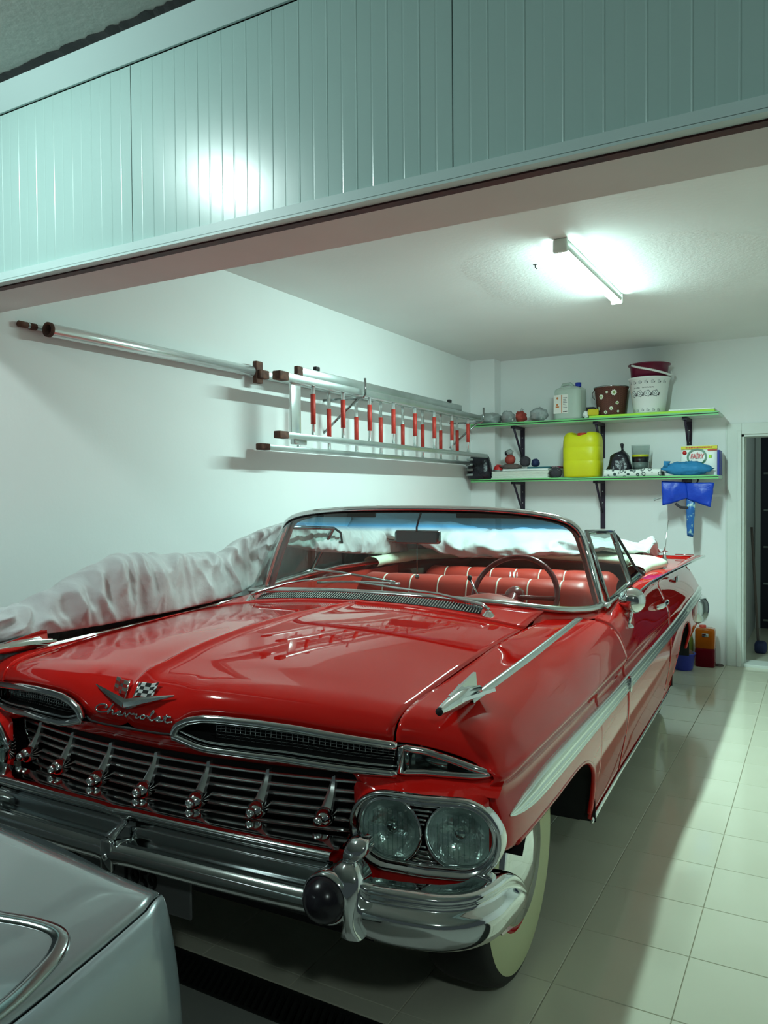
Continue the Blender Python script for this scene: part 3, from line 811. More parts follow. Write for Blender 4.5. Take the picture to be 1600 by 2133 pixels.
def hl_panel():
    IN = stad_smooth(HA + .004, HB + .004); OUT = []
    for (x, z) in IN:
        dx, dz = x - HLC[0], z - HLC[1]
        k = min(((.592 - HLC[0]) / dx) if dx < -1e-6 else ((.905 - HLC[0]) / dx if dx > 1e-6 else 9), ((.752 - HLC[1]) / dz) if dz > 1e-6 else ((.455 - HLC[1]) / dz if dz < -1e-6 else 9))
        OUT.append((HLC[0] + dx * k, HLC[1] + dz * k))
    G = []
    for t in (0, .15, .4, .7, 1):
        row = []
        for (a, b), (c, d) in zip(IN, OUT):
            x, z = a + (c - a) * t, b + (d - b) * t
            row.append((x, hy(x) + .014 * t + (.02 * max(0, (.56 - z) / .1) ** 1.2 * t), z))
        G.append(row)
    return MB().grid(G, closed_v=True)
sided(hl_panel, 'headlamp_panel', 'red_paint')
hb = []
def bez(a, b, off, r):
    def fn(): return MB().tube([(x, hy(x) + off, z) for x, z in stad_smooth(a, b)], r, 10, closed=True)
    return fn
def bezel_all():
    G = []
    for a, b, off in ((HA + .006, HB + .006, .016), (HA + .006, HB + .006, -.004), (HA + .001, HB + .001, -.012), (HA - .006, HB - .006, -.010), (HA - .010, HB - .010, .004), (HA - .013, HB - .013, .006), (HA - .015, HB - .015, .0), (HA - .018, HB - .018, .002), (HA - .021, HB - .021, .018)):
        G.append([(x, hy(x) + off - (.0 if x < .88 else 0), z) for x, z in stad_smooth(a, b)])
    return MB().grid(G, closed_v=True)
LAMPS = ((.681, .653), (.842, .655))
hz = sided(bezel_all, 'headlamp_bezel', 'chrome')
for q, sgn in zip(hz, (1, -1)):
    def S(m):
        m.v = [(sgn * x, y, z) for x, y, z in m.v]
        if sgn < 0: m.f = [f[::-1] for f in m.f]
        return m
    IN = stad_smooth(HA - .018, HB - .018)
    m = MB(); m.add([(x, hy(x) + .075, z) for x, z in IN] + [(HLC[0], hy(HLC[0]) + .075, HLC[1])], [(i, (i + 1) % 72, 72) for i in range(72)]); S(m).build('bezel_tray', 'black_void', q)
    for k in range(13):
        z = HLC[1] - .062 + k * .0103
        half = (HA - HB) + math.sqrt(max(0, (HB - .02) ** 2 - (z - HLC[1]) ** 2))
        cut = [HLC[0] - half]
        for hx, hzz in LAMPS:
            dd = .079 ** 2 - (z - hzz) ** 2
            if dd > 0: cut += [hx - math.sqrt(dd), hx + math.sqrt(dd)]
        cut.append(HLC[0] + half)
        for x0, x1 in zip(cut[::2], cut[1::2]):
            if x1 - x0 < .008: continue
            S(MB().tube([(x, hy(x) + .014, z) for x in np.linspace(x0, x1, 4)], .0030, 6)).build('bezel_rib', 'chrome', q)
    for hx, hzz in LAMPS:
        y0 = hy(hx) + .012
        M = Matrix.Translation((hx, y0, hzz)) @ Matrix.Rotation(math.radians(6 if hx < .75 else 14), 4, 'Z')
        lampe = S(MB().lathe([(.078, .02), (.079, .002), (.0765, -.006), (.0735, -.004), (.071, .006)], 40, axis='y', M=M)).build('headlamp', 'chrome', q)
        # a part of the bezel assembly: reflector bowl and lens stay beside it at the same level
        S(MB().lathe([(.072, .004), (.066, .018), (.052, .036), (.030, .048), (.0, .052)], 40, axis='y', M=M)).build('reflector', 'lamp_reflector', q)
        S(MB().lathe([(.0, .012), (.010, .012), (.016, .018), (.016, .036)], 16, axis='y', M=M)).build('bulb_shield', 'chrome', q)
        lens = MB(); rows = [(.0, -.018), (.02, -.0172), (.04, -.0142), (.058, -.0085), (.070, -.002), (.0725, .004)]
        lens.lathe(rows, 48, axis='y', M=M); S(lens).build('headlamp_lens', 'lens_glass', q)
        for kk in range(9):
            x_ = -.048 + kk * .012; hh = math.sqrt(.066 ** 2 - x_ ** 2) * .8
            S(MB().tube([tuple(M @ Vector((x_, -.010 + .2 * (x_ ** 2), s * hh))) for s in (-1, 1)], .0012, 4)).build('lens_flute', 'lens_glass', q)
# ---- grille
GR = MB().grid([[(x, yg(x) + .055, z) for x in np.linspace(-.615, .615, 31)] for z in (.53, .76)]).build('grille_back', 'black_void', CAR)
def gl_half(z): return .612 if z > .70 else .612 - (.70 - z) * .62
for k in range(8):
    z = .563 + k * .0238; hw = gl_half(z)
    MB().tube([(x, yg(x) - .004 * (k % 2 == 0), z) for x in np.linspace(-hw, hw, 31)], .0056, 8, sx=1.3, sy=.85).build('grille_bar', 'grille_bright', CAR)
sided(lambda: MB().tube([(gl_half(z), yg(.6) - .002, z) for z in np.linspace(.555, .742, 12)], .0048, 6), 'grille_end', 'chrome')
for k in range(-3, 4):
    x = k * .1715; y0 = yg(x)
    # tapering fin that leans forward to carry the bullet
    G = []
    for t in np.linspace(0, 1, 6):
        w = .0045 + .0095 * t; yy = y0 - .004 - .040 * t ** 1.5; zz = .742 - .072 * t
        G.append([(x - w, yy + .012, zz), (x - w, yy, zz), (x, yy - .006, zz - .002), (x + w, yy, zz), (x + w, yy + .012, zz)])
    fin = MB().grid(G).build('grille_fin', 'grille_bright', CAR, angle=40)
    bu = MB(); ax = (x, y0 - .048, .6565)
    bu.lathe([(.0, .055), (.012, .050), (.0195, .02), (.0225, .0), (.0215, -.012), (.016, -.020), (.012, -.024)], 18, ax, 'y')
    bu.build('bullet', 'chrome', fin)
    MB().lathe([(.0, -.040), (.008, -.038), (.0125, -.031), (.013, -.024), (.0, -.022)], 16, ax, 'y').build('bullet_tip', 'chrome_soft', fin)
    MB().lathe([(.0, -.018), (.008, -.014), (.011, -.004), (.0, .01)], 12, (x - .012, y0 - .012, .568), 'y').build('stud', 'chrome', fin)
# lower red pan between grille and bumper
MB().grid([[(x, yg(x) + a, z) for x in np.linspace(-.62, .62, 31)] for a, z in ((.01, .556), (-.02, .545), (-.06, .535), (-.06, .50))], flip=True).build('lower_pan', 'red_paint', CAR)
sided(lambda: MB().grid([[(x, yg(min(x, .62)) + .01 + (.08 if i else 0) * 0 + a, z) for i, x in enumerate(np.linspace(.45, .92, 16))] for a, z in ((-.02, .56), (-.03, .47), (.02, .42), (.10, .40))], flip=True), 'valance', 'red_paint')
MB().grid([[(x, a, z) for x in np.linspace(-.62, .62, 9)] for a, z in ((1.42, .50), (1.45, .44), (1.55, .40), (1.75, .36))], flip=True).build('valance', 'black_void', CAR)

# ---- front bumper
def yb(x): return 1.338 + .022 * (abs(x) / .62) ** 2
SEC = [(.09, .644), (.03, .649), (.006, .648), (-.001, .641), (.002, .632), (.014, .626), (.018, .621), (.022, .617), (.040, .606), (.052, .594), (.054, .582), (.040, .573), (.016, .569), (-.004, .563), (-.016, .553), (-.021, .540), (-.018, .526), (-.008, .513), (.010, .504), (.04, .500), (.09, .50)]
S3 = cr(np.array(SEC), 3)
def bump_mid():
    G = []
    for x in np.concatenate([np.linspace(-.615, .615, 50)]):
        v = -.008 * max(0, 1 - abs(x) / .05)
        G.append([(x, yb(x) + a + v, z) for a, z in S3])
    return MB().grid(G, flip=True)
bumper = bump_mid().build('front_bumper', 'chrome', CAR)
# centre clip
MB().rbox((-.020, 1.312, .495), (.018, 1.33, .575), .006).tube([(0, 1.325, .575), (.004, 1.375, .598), (.006, 1.345, .645)], [.014, .009, .008], 8).build('bumper_clip', 'chrome', bumper)
MB().lathe([(0, -.008), (.007, -.007), (.009, 0)], 14, (0, 1.314, .535), 'y').build('clip_bolt', 'chrome_soft', bumper)
# wings
def wing():
    secs = [  # x, y, z_top, z_bot, depth, yaw(out normal)
        (.690, 1.368, .588, .480, .05, 0.00), (.70, 1.368, .592, .474, .05, 0.0), (.75, 1.374, .592, .468, .05, .08), (.81, 1.390, .589, .464, .055, .20), (.86, 1.414, .584, .460, .06, .40),
        (.905, 1.456, .582, .456, .06, .72), (.933, 1.512, .584, .452, .06, 1.05), (.944, 1.580, .578, .450, .05, 1.30), (.948, 1.650, .540, .450, .035, 1.45), (.945, 1.715, .482, .455, .012, 1.5)]
    G = []
    for s in cr(np.array(secs), 4):
        x, y, zt, zb, d, an = s; nx, ny = math.sin(an), -math.cos(an); row = []
        H_ = (zt - zb) / 2; zc = (zt + zb) / 2
        for a, b in ((-.9, 1.0), (-.25, 1.06), (.05, .98), (.12, .82), (-.02, .66), (-.06, .50), (.10, .38), (.30, .22), (.36, .0), (.30, -.3), (.16, -.62), (-.1, -.9), (-.45, -1.02), (-.9, -1.0)):
            row.append((x + nx * d * a, y + ny * d * a, zc + H_ * b))
        G.append(cr(row, 2))
    m = MB().grid(G, flip=True); n = len(G[0]); return m
wR, wL = sided(wing, 'bumper_wing', 'chrome')
# guards with black rubber bullets
def guard():
    G = []
    for z, w, y, d, x0 in ((.690, .006, 1.378, .02, .680), (.686, .020, 1.368, .025, .680), (.672, .026, 1.356, .035, .678), (.655, .025, 1.350, .04, .672), (.644, .016, 1.352, .03, .664), (.634, .028, 1.340, .04, .662), (.618, .036, 1.330, .05, .664), (.595, .034, 1.322, .06, .668), (.570, .024, 1.318, .06, .674), (.548, .016, 1.318, .06, .678), (.525, .014, 1.320, .06, .678), (.505, .019, 1.326, .05, .676), (.488, .026, 1.336, .04, .674)):
        G.append([(x0 + w * a, y + d * b, z) for a, b in ((-1, 1.2), (-1.0, .4), (-.8, .08), (-.4, .0), (0, -.06), (.4, .0), (.8, .08), (1.0, .4), (1, 1.2))])
    return MB().grid(surf(np.array(G), 2, 2))
gR, gL = sided(guard, 'bumper_guard', 'chrome')
for q, s in zip((gR, gL), (1, -1)):
    MB().lathe([(.0, -.048), (.016, -.046), (.032, -.038), (.044, -.023), (.050, -.003), (.051, .02), (.049, .06)], 32, (s * .628, 1.322, .572), 'y').build('rubber_bullet', 'bumper_rubber', q)
    MB().lathe([(.0505, -.006), (.0545, -.004), (.0555, .02), (.053, .05)], 32, (s * .628, 1.322, .572), 'y').build('bullet_collar', 'chrome', q)
# licence plate hung below the bumper
pl = MB().rbox((-.19, 1.402, .375), (.19, 1.412, .496), .008).build('licence_plate', 'plate_dark', CAR)
text_mesh('plate_text', '1959', .075, 'plate_digit', pl, .004, (.025, 1.400, .440), (PI / 2, 0, 0), (.80, 1, 1))

# ---- badge and script
vb = MB()
for s in (-1, 1):
    P = []
    for t in np.linspace(0, 1, 8):
        x = s * .135 * t; y = yf(x) - .008 + (.026 * t); z = .895 + .029 * t
        P.append((x, y, z))
    vb.tube(P, [.013, .0125, .011, .0095, .008, .006, .004, .0015], 6, sx=.7, sy=1.)
badge = vb.build('vee_badge', 'chrome', CAR, angle=35)
def flag(sgn, m, check):
    # little waving flag: staff + 5x4 cloth cells
    cells = ([], [])
    base = Vector((sgn * .004, 1.396, .903)); st = Vector((-sgn * .030, .030, .042)) if False else Vector((sgn * .012, .026, .045))
    u = Vector((sgn * .052, .010, .004)); v = Vector((sgn * .004, .016, .030))
    o = base + Vector((sgn * .012, .006, .010))
    for i in range(5):
        for j in range(4):
            a, b = i / 5, j / 4
            q = [o + u * aa + v * bb + Vector((0, -.006 * math.sin(6 * aa), .003 * math.sin(7 * aa))) for aa, bb in ((a, b), (a + .2, b), (a + .2, b + .25), (a, b + .25))]
            cells[(i + j) % 2].append(q)
    for k, mm in enumerate(m):
        mb = MB()
        for q in cells[k]:
            t = Vector((0, -.0015, -.0005)); mb.add([tuple(p + t) for p in q] + [tuple(p - t) for p in q], [(0, 1, 2, 3), (7, 6, 5, 4), (0, 4, 5, 1), (1, 5, 6, 2), (2, 6, 7, 3), (3, 7, 4, 0)])
        mb.build('flag_check' if check else 'flag_cloth', mm, badge, smooth=False)
    MB().tube([tuple(o - u * .05 - v * .35), tuple(o - u * .05 + v * 1.1)], .0022, 6).build('flag_staff', 'chrome', badge)
flag(1, ('enamel_white', 'black_print'), True); flag(-1, ('enamel_red', 'chrome'), False)
# chrome script: the word written in joined strokes
SCR = {  # strokes in a unit cell (x, y), advance
    'C': ([[(.95, .80), (.80, .98), (.50, 1.0), (.20, .80), (.05, .45), (.15, .12), (.45, 0), (.80, .08), (1.15, .25)], [(.95, .80), (.86, .62), (.78, .72)]], 1.05),
    'h': ([[(.0, .2), (.22, .95), (.30, 1.15), (.22, 1.1), (.10, .0), (.20, .35), (.38, .48), (.46, .35), (.46, .05), (.62, .05), (.75, .2)]], .70),
    'e': ([[(.0, .2), (.25, .25), (.40, .40), (.28, .50), (.12, .35), (.14, .10), (.32, .0), (.55, .12), (.62, .2)]], .60),
    'v': ([[(.0, .2), (.10, .45), (.20, .10), (.28, .02), (.42, .45), (.55, .42), (.65, .38)]], .62),
    'r': ([[(.0, .38), (.12, .50), (.20, .42), (.38, .46), (.36, .10), (.46, .02), (.62, .2)]], .60),
    'o': ([[(.0, .2), (.20, .46), (.08, .25), (.18, .0), (.38, .10), (.40, .40), (.22, .48), (.40, .40), (.58, .40), (.66, .3)]], .62),
    'l': ([[(.0, .2), (.25, .8), (.28, 1.1), (.18, 1.05), (.14, .2), (.28, .0), (.45, .12), (.5, .2)]], .48),
    't': ([[(.0, .2), (.16, .85), (.14, .15), (.28, .0), (.5, .1), (.66, .12)], [(-.08, .62), (.46, .66)]], .66)}
sc = MB(); adv = 0; SZ = .047
W_ = sum(SCR[c][1] for c in 'Chevrolet'); k_ = .262 / W_
for ch in 'Chevrolet':
    for stv in SCR[ch][0]:
        P = cr([(adv + a + .12 * b, b, 0) for a, b in stv], 5) if len(stv) > 2 else np.array([(adv + a + .12 * b, b, 0) for a, b in stv])
        Q = []
        for a, b, _ in P:
            x = -.117 + a * k_; z = .862 + b * .020; Q.append((x, yf(x) - .003 + .004 * b, z))
        sc.tube(Q, .0026, 6)
    adv += SCR[ch][1]
sc.build('name_script', 'chrome', CAR)

# ---- fender-top spears
def top_spear(dx=.79):
    G = []
    st = [(1.99, .0), (2.2, 0), (2.5, 0), (2.8, 0), (2.955, 0)]
    for y in np.linspace(1.75, 2.96, 30):
        z = ip(y, [1.745, 2.3, 3.05], [.903, .917, .942]); w = .011; h = .013 if y < 2.9 else .013 * (2.97 - y) / .07
        G.append([(dx - w, y, z - .004), (dx - w * .8, y, z + h * .6), (dx, y, z + h), (dx + w * .8, y, z + h * .6), (dx + w, y, z - .004)])
    return MB().grid(G, flip=True)
tsR, tsL = sided(top_spear, 'fender_spear', 'chrome_soft')
for q, s in zip((tsR, tsL), (1, -1)):
    m = MB(); G = []
    for y, w, z0, z1 in ((1.556, .010, .918, .936), (1.60, .014, .910, .943), (1.66, .019, .905, .949), (1.74, .016, .904, .945), (1.82, .008, .905, .930)):
        zc = (z0 + z1) / 2; hh = (z1 - z0) / 2
        G.append([(s * .79 + w * math.cos(a), y, zc + hh * math.sin(a)) for a in np.linspace(0, 2 * PI, 13)[:-1]])
    m.grid(G, closed_v=True, flip=True); m.add(G[0], [tuple(range(12))]); m.build('spear_nose', 'chrome', q, angle=40)
    MB().lathe([(.0, -.002), (.009, -.0015), (.010, .004)], 12, (s * .79, 1.556, .927), 'y').build('spear_tip', 'black_void', q)
    # upright fin and outer fin
    for (a, b, c, d) in (((.79 - .006, 1.63, .945), (.79 - .004, 1.795, .968), (.79 - .002, 1.80, .918), .004), ((.79 + .012, 1.63, .932), (.79 + .050, 1.80, .928), (.79 + .006, 1.80, .912), .004), ((.79 - .014, 1.63, .932), (.79 - .050, 1.80, .928), (.79 - .006, 1.80, .912), .004)):
        tri = [Vector((s * p[0], p[1], p[2])) for p in (a, b, c)]; nrm = (tri[1] - tri[0]).cross(tri[2] - tri[0]).normalized() * d
        m = MB().add([tuple(p + nrm) for p in tri] + [tuple(p - nrm) for p in tri], [(0, 1, 2), (5, 4, 3), (0, 3, 4, 1), (1, 4, 5, 2), (2, 5, 3, 0)])
        m.build('spear_fin', 'chrome', q, smooth=False)

# ---- wheels
def wheel(x, y):
    s = 1 if x > 0 else -1; M = Matrix.Translation((x, y, .345))
    T = MB(); k = s
    pr = [(.215, -.075), (.225, -.085), (.27, -.098), (.315, -.093), (.338, -.078), (.345, -.05), (.346, 0), (.345, .05), (.338, .078), (.326, .089), (.306, .0955)]
    T.lathe([(r, h * s) for r, h in pr], 56, axis='x', M=M); t = T.build('tyre', 'tyre', CAR)
    MB().lathe([(r, h * s) for r, h in ((.306, .0965), (.290, .100), (.26, .1015), (.23, .097), (.200, .088))], 56, axis='x', M=M).build('whitewall', 'whitewall', t)
    MB().lathe([(r, h * s) for r, h in ((.201, .088), (.197, .080), (.188, .072), (.17, .05), (.0, .05))], 48, axis='x', M=M).build('rim', 'red_paint', t)
    cap = MB().lathe([(r, h * s) for r, h in ((.186, .060), (.184, .092), (.170, .102), (.140, .098), (.118, .104), (.085, .116), (.05, .124), (.0, .127))], 40, axis='x', M=M).build('hub_cap', 'chrome', t)
for x, y in ((.708, 2.14), (-.708, 2.14), (.70, 5.15), (-.70, 5.15)): wheel(x, y)

# ---- windshield
bulge = np.linspace(0, 1, 13); G = []
for t in bulge:
    R2 = BASE * (1 - t) + TOP * t; b = .022 * math.sin(PI * t); R2 = R2 + np.stack([R2[:, 0] * .02 * math.sin(PI * t), -b * np.ones(len(R2)) * (1 - (R2[:, 0] / .85) ** 4 * .8), np.zeros(len(R2))], 1)
    G.append(R2)
ws = MB().grid(G).build('windshield', 'windshield_glass', CAR)
hdr = [(-.832, 3.145, .955)] + [tuple(p) for p in cr([(-.832, 3.14, .964), (-.806, 3.15, 1.05), (-.776, 3.165, 1.15)], 3)] + [tuple(p + np.array((0, .004, .004))) for p in TOP] + [tuple(p) for p in cr([(.776, 3.165, 1.15), (.806, 3.15, 1.05), (.832, 3.14, .964)], 3)]
MB().tube(hdr, .0165, 10, sx=.9, sy=1.0).build('windshield_frame', 'chrome', CAR)
MB().tube([(x, y - .004, z - .003) for x, y, z in hdr], .0120, 8).build('windshield_seal', 'rubber', CAR)
inner = [(x * .975, y + .022, z - .006) for x, y, z in hdr]
MB().tube(inner, .015, 8).build('header_trim', 'steer_plastic', CAR)
MB().tube([tuple(p) for p in BASE], .0135, 10, sx=1.2).build('windshield_base_trim', 'chrome_soft', CAR)
# vent windows and door glass
def quad_frame(P, r, n=3):
    L_ = []
    for i in range(len(P)):
        a, b = np.array(P[i]), np.array(P[(i + 1) % len(P)])
        for k in range(n): L_.append(tuple(a + (b - a) * k / n))
    return L_
VW = [(.845, 3.20, .975), (.752, 3.225, 1.258), (.765, 3.70, 1.235), (.862, 3.62, 1.000)]
VW2 = [(.864, 3.64, 1.002), (.768, 3.72, 1.233), (.775, 3.80, 1.205), (.80, 3.86, 1.14), (.832, 3.92, 1.06), (.868, 3.99, 1.010)]
vR, vL = sided(lambda: MB().tube(quad_frame(VW, .01), .011, 8, closed=True), 'vent_window', 'chrome_dark')
for q, s in ((vR, 1), (vL, -1)): obj('vent_glass', [(s * x, y, z) for x, y, z in VW], [(0, 1, 2, 3)], 'clear_glass', q)
sided(lambda: MB().add(VW2, [tuple(range(6))]), 'door_glass', 'clear_glass')
sided(lambda: MB().tube(VW2[1:], .007, 8), 'door_glass_edge', 'rubber')
sided(lambda: MB().tube([(.866, 3.63, .995), (.766, 3.715, 1.24)], .010, 8), 'vent_post', 'rubber')

# ---- wipers
def wiper(s, dx):
    m = MB(); px = .53 * s; py = 2.615 + .01; pz = htop(.53, 2.62) + .004
    base = MB().lathe([(.0, .022), (.010, .021), (.014, .014), (.022, .006), (.026, .0)], 18, (px, py, pz)).build('wiper', 'chrome', CAR)
    tip = Vector((px - .62, basey(px - .62) + .035, basez(px - .62) + .035)) if s > 0 else Vector((px + .40, basey(px + .4) + .07, basez(px + .4) + .062))
    a = Vector((px, py, pz + .024)); mid = a + (tip - a) * .35 + Vector((0, .01, .020)); 
    MB().tube([a, a + Vector((-.03 * (1 if s > 0 else -1), .02, .014)), mid, tip + Vector((0, -.01, .006))], [.009, .008, .006, .004], 8).build('wiper_arm', 'chrome_soft', base)
    d = Vector((.21, 0, 0)); c = tip
    t0, t1 = c.x - .20, c.x + .20
    MB().tube([(x, basey(x) + .03 + (c.y - basey(c.x) - .03), basez(x) + (c.z - basez(c.x)) + .01 * math.cos((x - c.x) * 4) - .006 + (x - c.x) * (-.11 if s < 0 else .02)) for x in np.linspace(t0, t1, 9)], .0055, 6, sx=.6).build('wiper_blade', 'chrome_soft', base)
wiper(1, 0); wiper(-1, 0)

# ---- interior
MB().box((-.80, 3.0, .42), (.80, 5.0, .45)).build('cabin_floor', 'steer_plastic', CAR, smooth=False)
sided(lambda: MB().box((.80, 3.05, .42), (.835, 4.6, .955)), 'door_card', 'red_vinyl', smooth=False)
# dashboard
G = []
for x in np.linspace(-.80, .80, 33):
    yb_ = basey(min(abs(x), .80)); hump = .055 * math.exp(-((x - .40) / .16) ** 2)
    G.append([(x, yb_ + .02, .975 - .02 * (x / .8) ** 2), (x, yb_ + .12, .968 - .02 * (x / .8) ** 2 + hump * .4), (x, max(yb_ + .2, 2.98), .955 + hump), (x, max(yb_ + .24, 3.06), .935 + hump), (x, max(yb_ + .26, 3.09), .89 + hump * .6), (x, 3.04, .70)])
MB().grid(surf(np.array(G), 1, 3), flip=True).build('dashboard', 'red_vinyl', CAR)
# steering wheel
st = MB(); SCn = Vector((.405, 3.33, .955)); tilt = Matrix.Translation(SCn) @ Matrix.Rotation(math.radians(-28), 4, 'X')
st.tube([tuple(tilt @ Vector((.195 * math.cos(a), 0, .195 * math.sin(a)))) for a in np.linspace(0, 2 * PI, 49)[:-1]], .0125, 8, closed=True)
stw = st.build('steering_wheel', 'steer_plastic', CAR)
MB().tube([tuple(tilt @ Vector((0, 0, 0))), (.405, 3.05, .83)], .03, 10).build('column', 'steer_plastic', stw)
MB().tube([tuple(tilt @ Vector((-.19, 0, 0))), tuple(tilt @ Vector((0, -.02, -.01))), tuple(tilt @ Vector((.19, 0, 0)))], .011, 8).build('spoke', 'steer_plastic', stw)
MB().lathe([(.0, -.03), (.035, -.025), (.05, 0), (.03, .02)], 20, axis='y', M=tilt).build('hub', 'steer_plastic', stw)
MB().tube([(.30, 3.20, .93), (.235, 3.22, 1.035)], .005, 6).build('shift_lever', 'chrome', CAR)
MB().lathe([(0, -.012), (.008, -.01), (.011, 0), (.008, .01), (0, .012)], 12, (.232, 3.221, 1.043)).build('lever_knob', 'rubber', CAR)
# seats: padded backs in vertical flutes with pale piping
def bench(name, y, ztop, hw, lean, nfl, thick, zbot=.50):
    fw = 2 * hw / nfl; G = []
    for x in np.linspace(-hw, hw, nfl * 8 + 1):
        ph = ((x + hw) / fw) % 1; puff = .012 * math.sin(PI * ph) ** .6 if 0 < ph < 1 else 0
        e = max(0, abs(x) / hw - .9) / .1; drop = .045 * e * e
        zt = ztop - drop
        G.append([(x, y - .02 - puff, zbot), (x, y - .01 - puff + lean * .3, zbot + (zt - zbot) * .35), (x, y + lean * .6 - puff, zbot + (zt - zbot) * .7), (x, y + lean * .85 - puff, zt - .03), (x, y + lean + thick * .2, zt + puff * .5), (x, y + lean + thick * .6, zt + puff * .3), (x, y + lean + thick, zt - .05), (x, y + lean + thick * 1.1, zbot)])
    sb = MB().grid(surf(np.array(G), 1, 3), flip=True).build(name, 'red_vinyl', CAR)
    for k in range(1, nfl):
        x = -hw + k * fw; zt = ztop
        P = cr([(x, y - .014, zbot), (x, y - .004 + lean * .3, zbot + (zt - zbot) * .35), (x, y + lean * .6, zbot + (zt - zbot) * .7), (x, y + lean * .85, zt - .03), (x, y + lean + thick * .2, zt + .001), (x, y + lean + thick * .6, zt)], 3)
        MB().tube([tuple(p) for p in P], .0045, 6).build('piping', 'white_piping', sb)
    return sb
bench('front_seatback', 3.70, .972, .66, .10, 8, .13)
MB().rbox((-.66, 3.32, .50), (.66, 3.74, .64), .05).build('front_seat_cushion', 'red_vinyl', CAR)
rs = bench('rear_seatback', 4.52, .942, .62, .10, 8, .12)
MB().rbox((-.62, 4.2, .45), (.62, 4.56, .60), .05).build('rear_seat_cushion', 'red_vinyl', CAR)
for k in (-1, 0, 1): MB().tube([(k * .022, 4.575, .85), (k * .022, 4.598, .935)], .004, 6).build('seat_emblem_bar', 'chrome', rs)
MB().lathe([(0, -.012), (.018, -.010), (.024, -.004), (.026, .004)], 20, (0, 4.570, .865), 'y').build('seat_emblem', 'chrome', rs)
# folded-roof boot in cream vinyl, a padded U around the rear seat
P = cr([(.790, 4.20, 1.000), (.790, 4.50, 1.004), (.77, 4.76, 1.006), (.60, 4.90, 1.012), (.3, 4.95, 1.022), (0, 4.96, 1.024), (-.3, 4.95, 1.022), (-.60, 4.90, 1.012), (-.77, 4.76, 1.006), (-.79, 4.50, 1.004), (-.79, 4.20, 1.0)], 5)
bt = MB(); G = []
N_ = len(P)
for i, p in enumerate(P):
    u = abs(i / (N_ - 1) * 2 - 1); w = .15 if u < .45 else max(.055, .15 - (u - .45) * .24); d = Vector((p[0], (p[1] - 4.3) * (1 if u < .6 else .2), 0)).normalized()
    row = []
    for a in np.linspace(-.25 * PI, 1.25 * PI, 11):
        r = w * math.cos(a); zz = .035 * math.sin(a) + .006 * noise((p[0], p[1], a), 6, 2)
        row.append((p[0] - d.x * r, p[1] - d.y * r, p[2] + zz))
    G.append(row)
bt.grid(np.array(G), flip=False); bt.build('roof_boot', 'cream_vinyl', CAR)
# rear-view mirror on its rod, with a little pendant
rm = MB().rbox((-.115, 3.155, 1.195), (.115, 3.185, 1.258), .018, 3).build('rear_view_mirror', 'chrome_dark', CAR)
MB().box((-.10, 3.1535, 1.202), (.10, 3.1545, 1.250)).build('mirror_glass', 'mirror_face', rm, smooth=False)
MB().tube([(.0, 3.165, 1.19), (0, 3.16, 1.27), (.02, 3.14, 1.31), (.045, 3.115, 1.345)], .005, 6).build('mirror_rod', 'chrome_dark', rm)
MB().tube([(0, 3.162, 1.195), (0, 3.162, 1.05)], .0022, 5).lathe([(0, -.012), (.008, -.008), (.011, 0), (.008, .008), (0, .012)], 10, (0, 3.162, 1.045)).build('pendant', 'chrome_dark', rm)
# sun visors folded up
for s in (-1, 1): MB().rbox((s * .38 - .18, 3.135, 1.315), (s * .38 + .18, 3.15, 1.340), .006).build('sun_visor', 'chrome_dark', CAR)
# ---- door mirror, handle, hinge button, antenna
mr = MB().lathe([(0, -.030), (.024, -.028), (.044, -.016), (.053, .002), (.055, .012), (.051, .014)], 28, M=Matrix.Translation((.925, 3.30, .968)) @ Matrix.Rotation(.25, 4, 'Z') @ Matrix.Rotation(PI / 2 * 0, 4, 'X'), axis='y').build('door_mirror', 'chrome', CAR)
MB().tube([(.925, 3.30, .945), (.920, 3.285, .905), (.912, 3.27, .872)], [.010, .008, .010], 10).lathe([(.0, .012), (.014, .010), (.026, .002), (.028, -.006)], 18, (.909, 3.27, .868)).build('mirror_stem', 'chrome', mr)
MB().lathe([(.0, .0125), (.050, .0125)], 28, M=Matrix.Translation((.925, 3.30, .968)) @ Matrix.Rotation(.25, 4, 'Z'), axis='y').build('mirror_glass', 'mirror_face', mr)
def handle():
    m = MB().tube(cr([(.918, 4.02, .842), (.950, 4.05, .850), (.953, 4.15, .852), (.948, 4.24, .848), (.922, 4.27, .842)], 3), .011, 8, sx=.8, sy=1.2); return m
hR, hL = sided(handle, 'door_handle', 'chrome')
an = MB().lathe([(.0, .075), (.007, .075), (.010, .05), (.016, .02), (.024, .0)], 14, (.805, 5.25, .962)).build('antenna', 'chrome_soft', CAR)
MB().tube([(.805, 5.25, 1.03), (.815, 5.36, 1.235)], [.0045, .002], 6).build('antenna_rod', 'chrome_soft', an)
MB().rbox((.78, 6.02, .958), (.91, 6.04, .968), .004).build('deck_trim', 'chrome', CAR)
sided(lambda: MB().rbox((.890, 5.05, .862), (.902, 5.17, .895), .004), 'fuel_badge', 'chrome_dark')
t_ = text_mesh('side_name', 'Impala', .034, 'enamel_white', CAR, .001, (.9595, 5.15, .682), (PI / 2, 0, PI / 2), (1, 1, 1), .3)
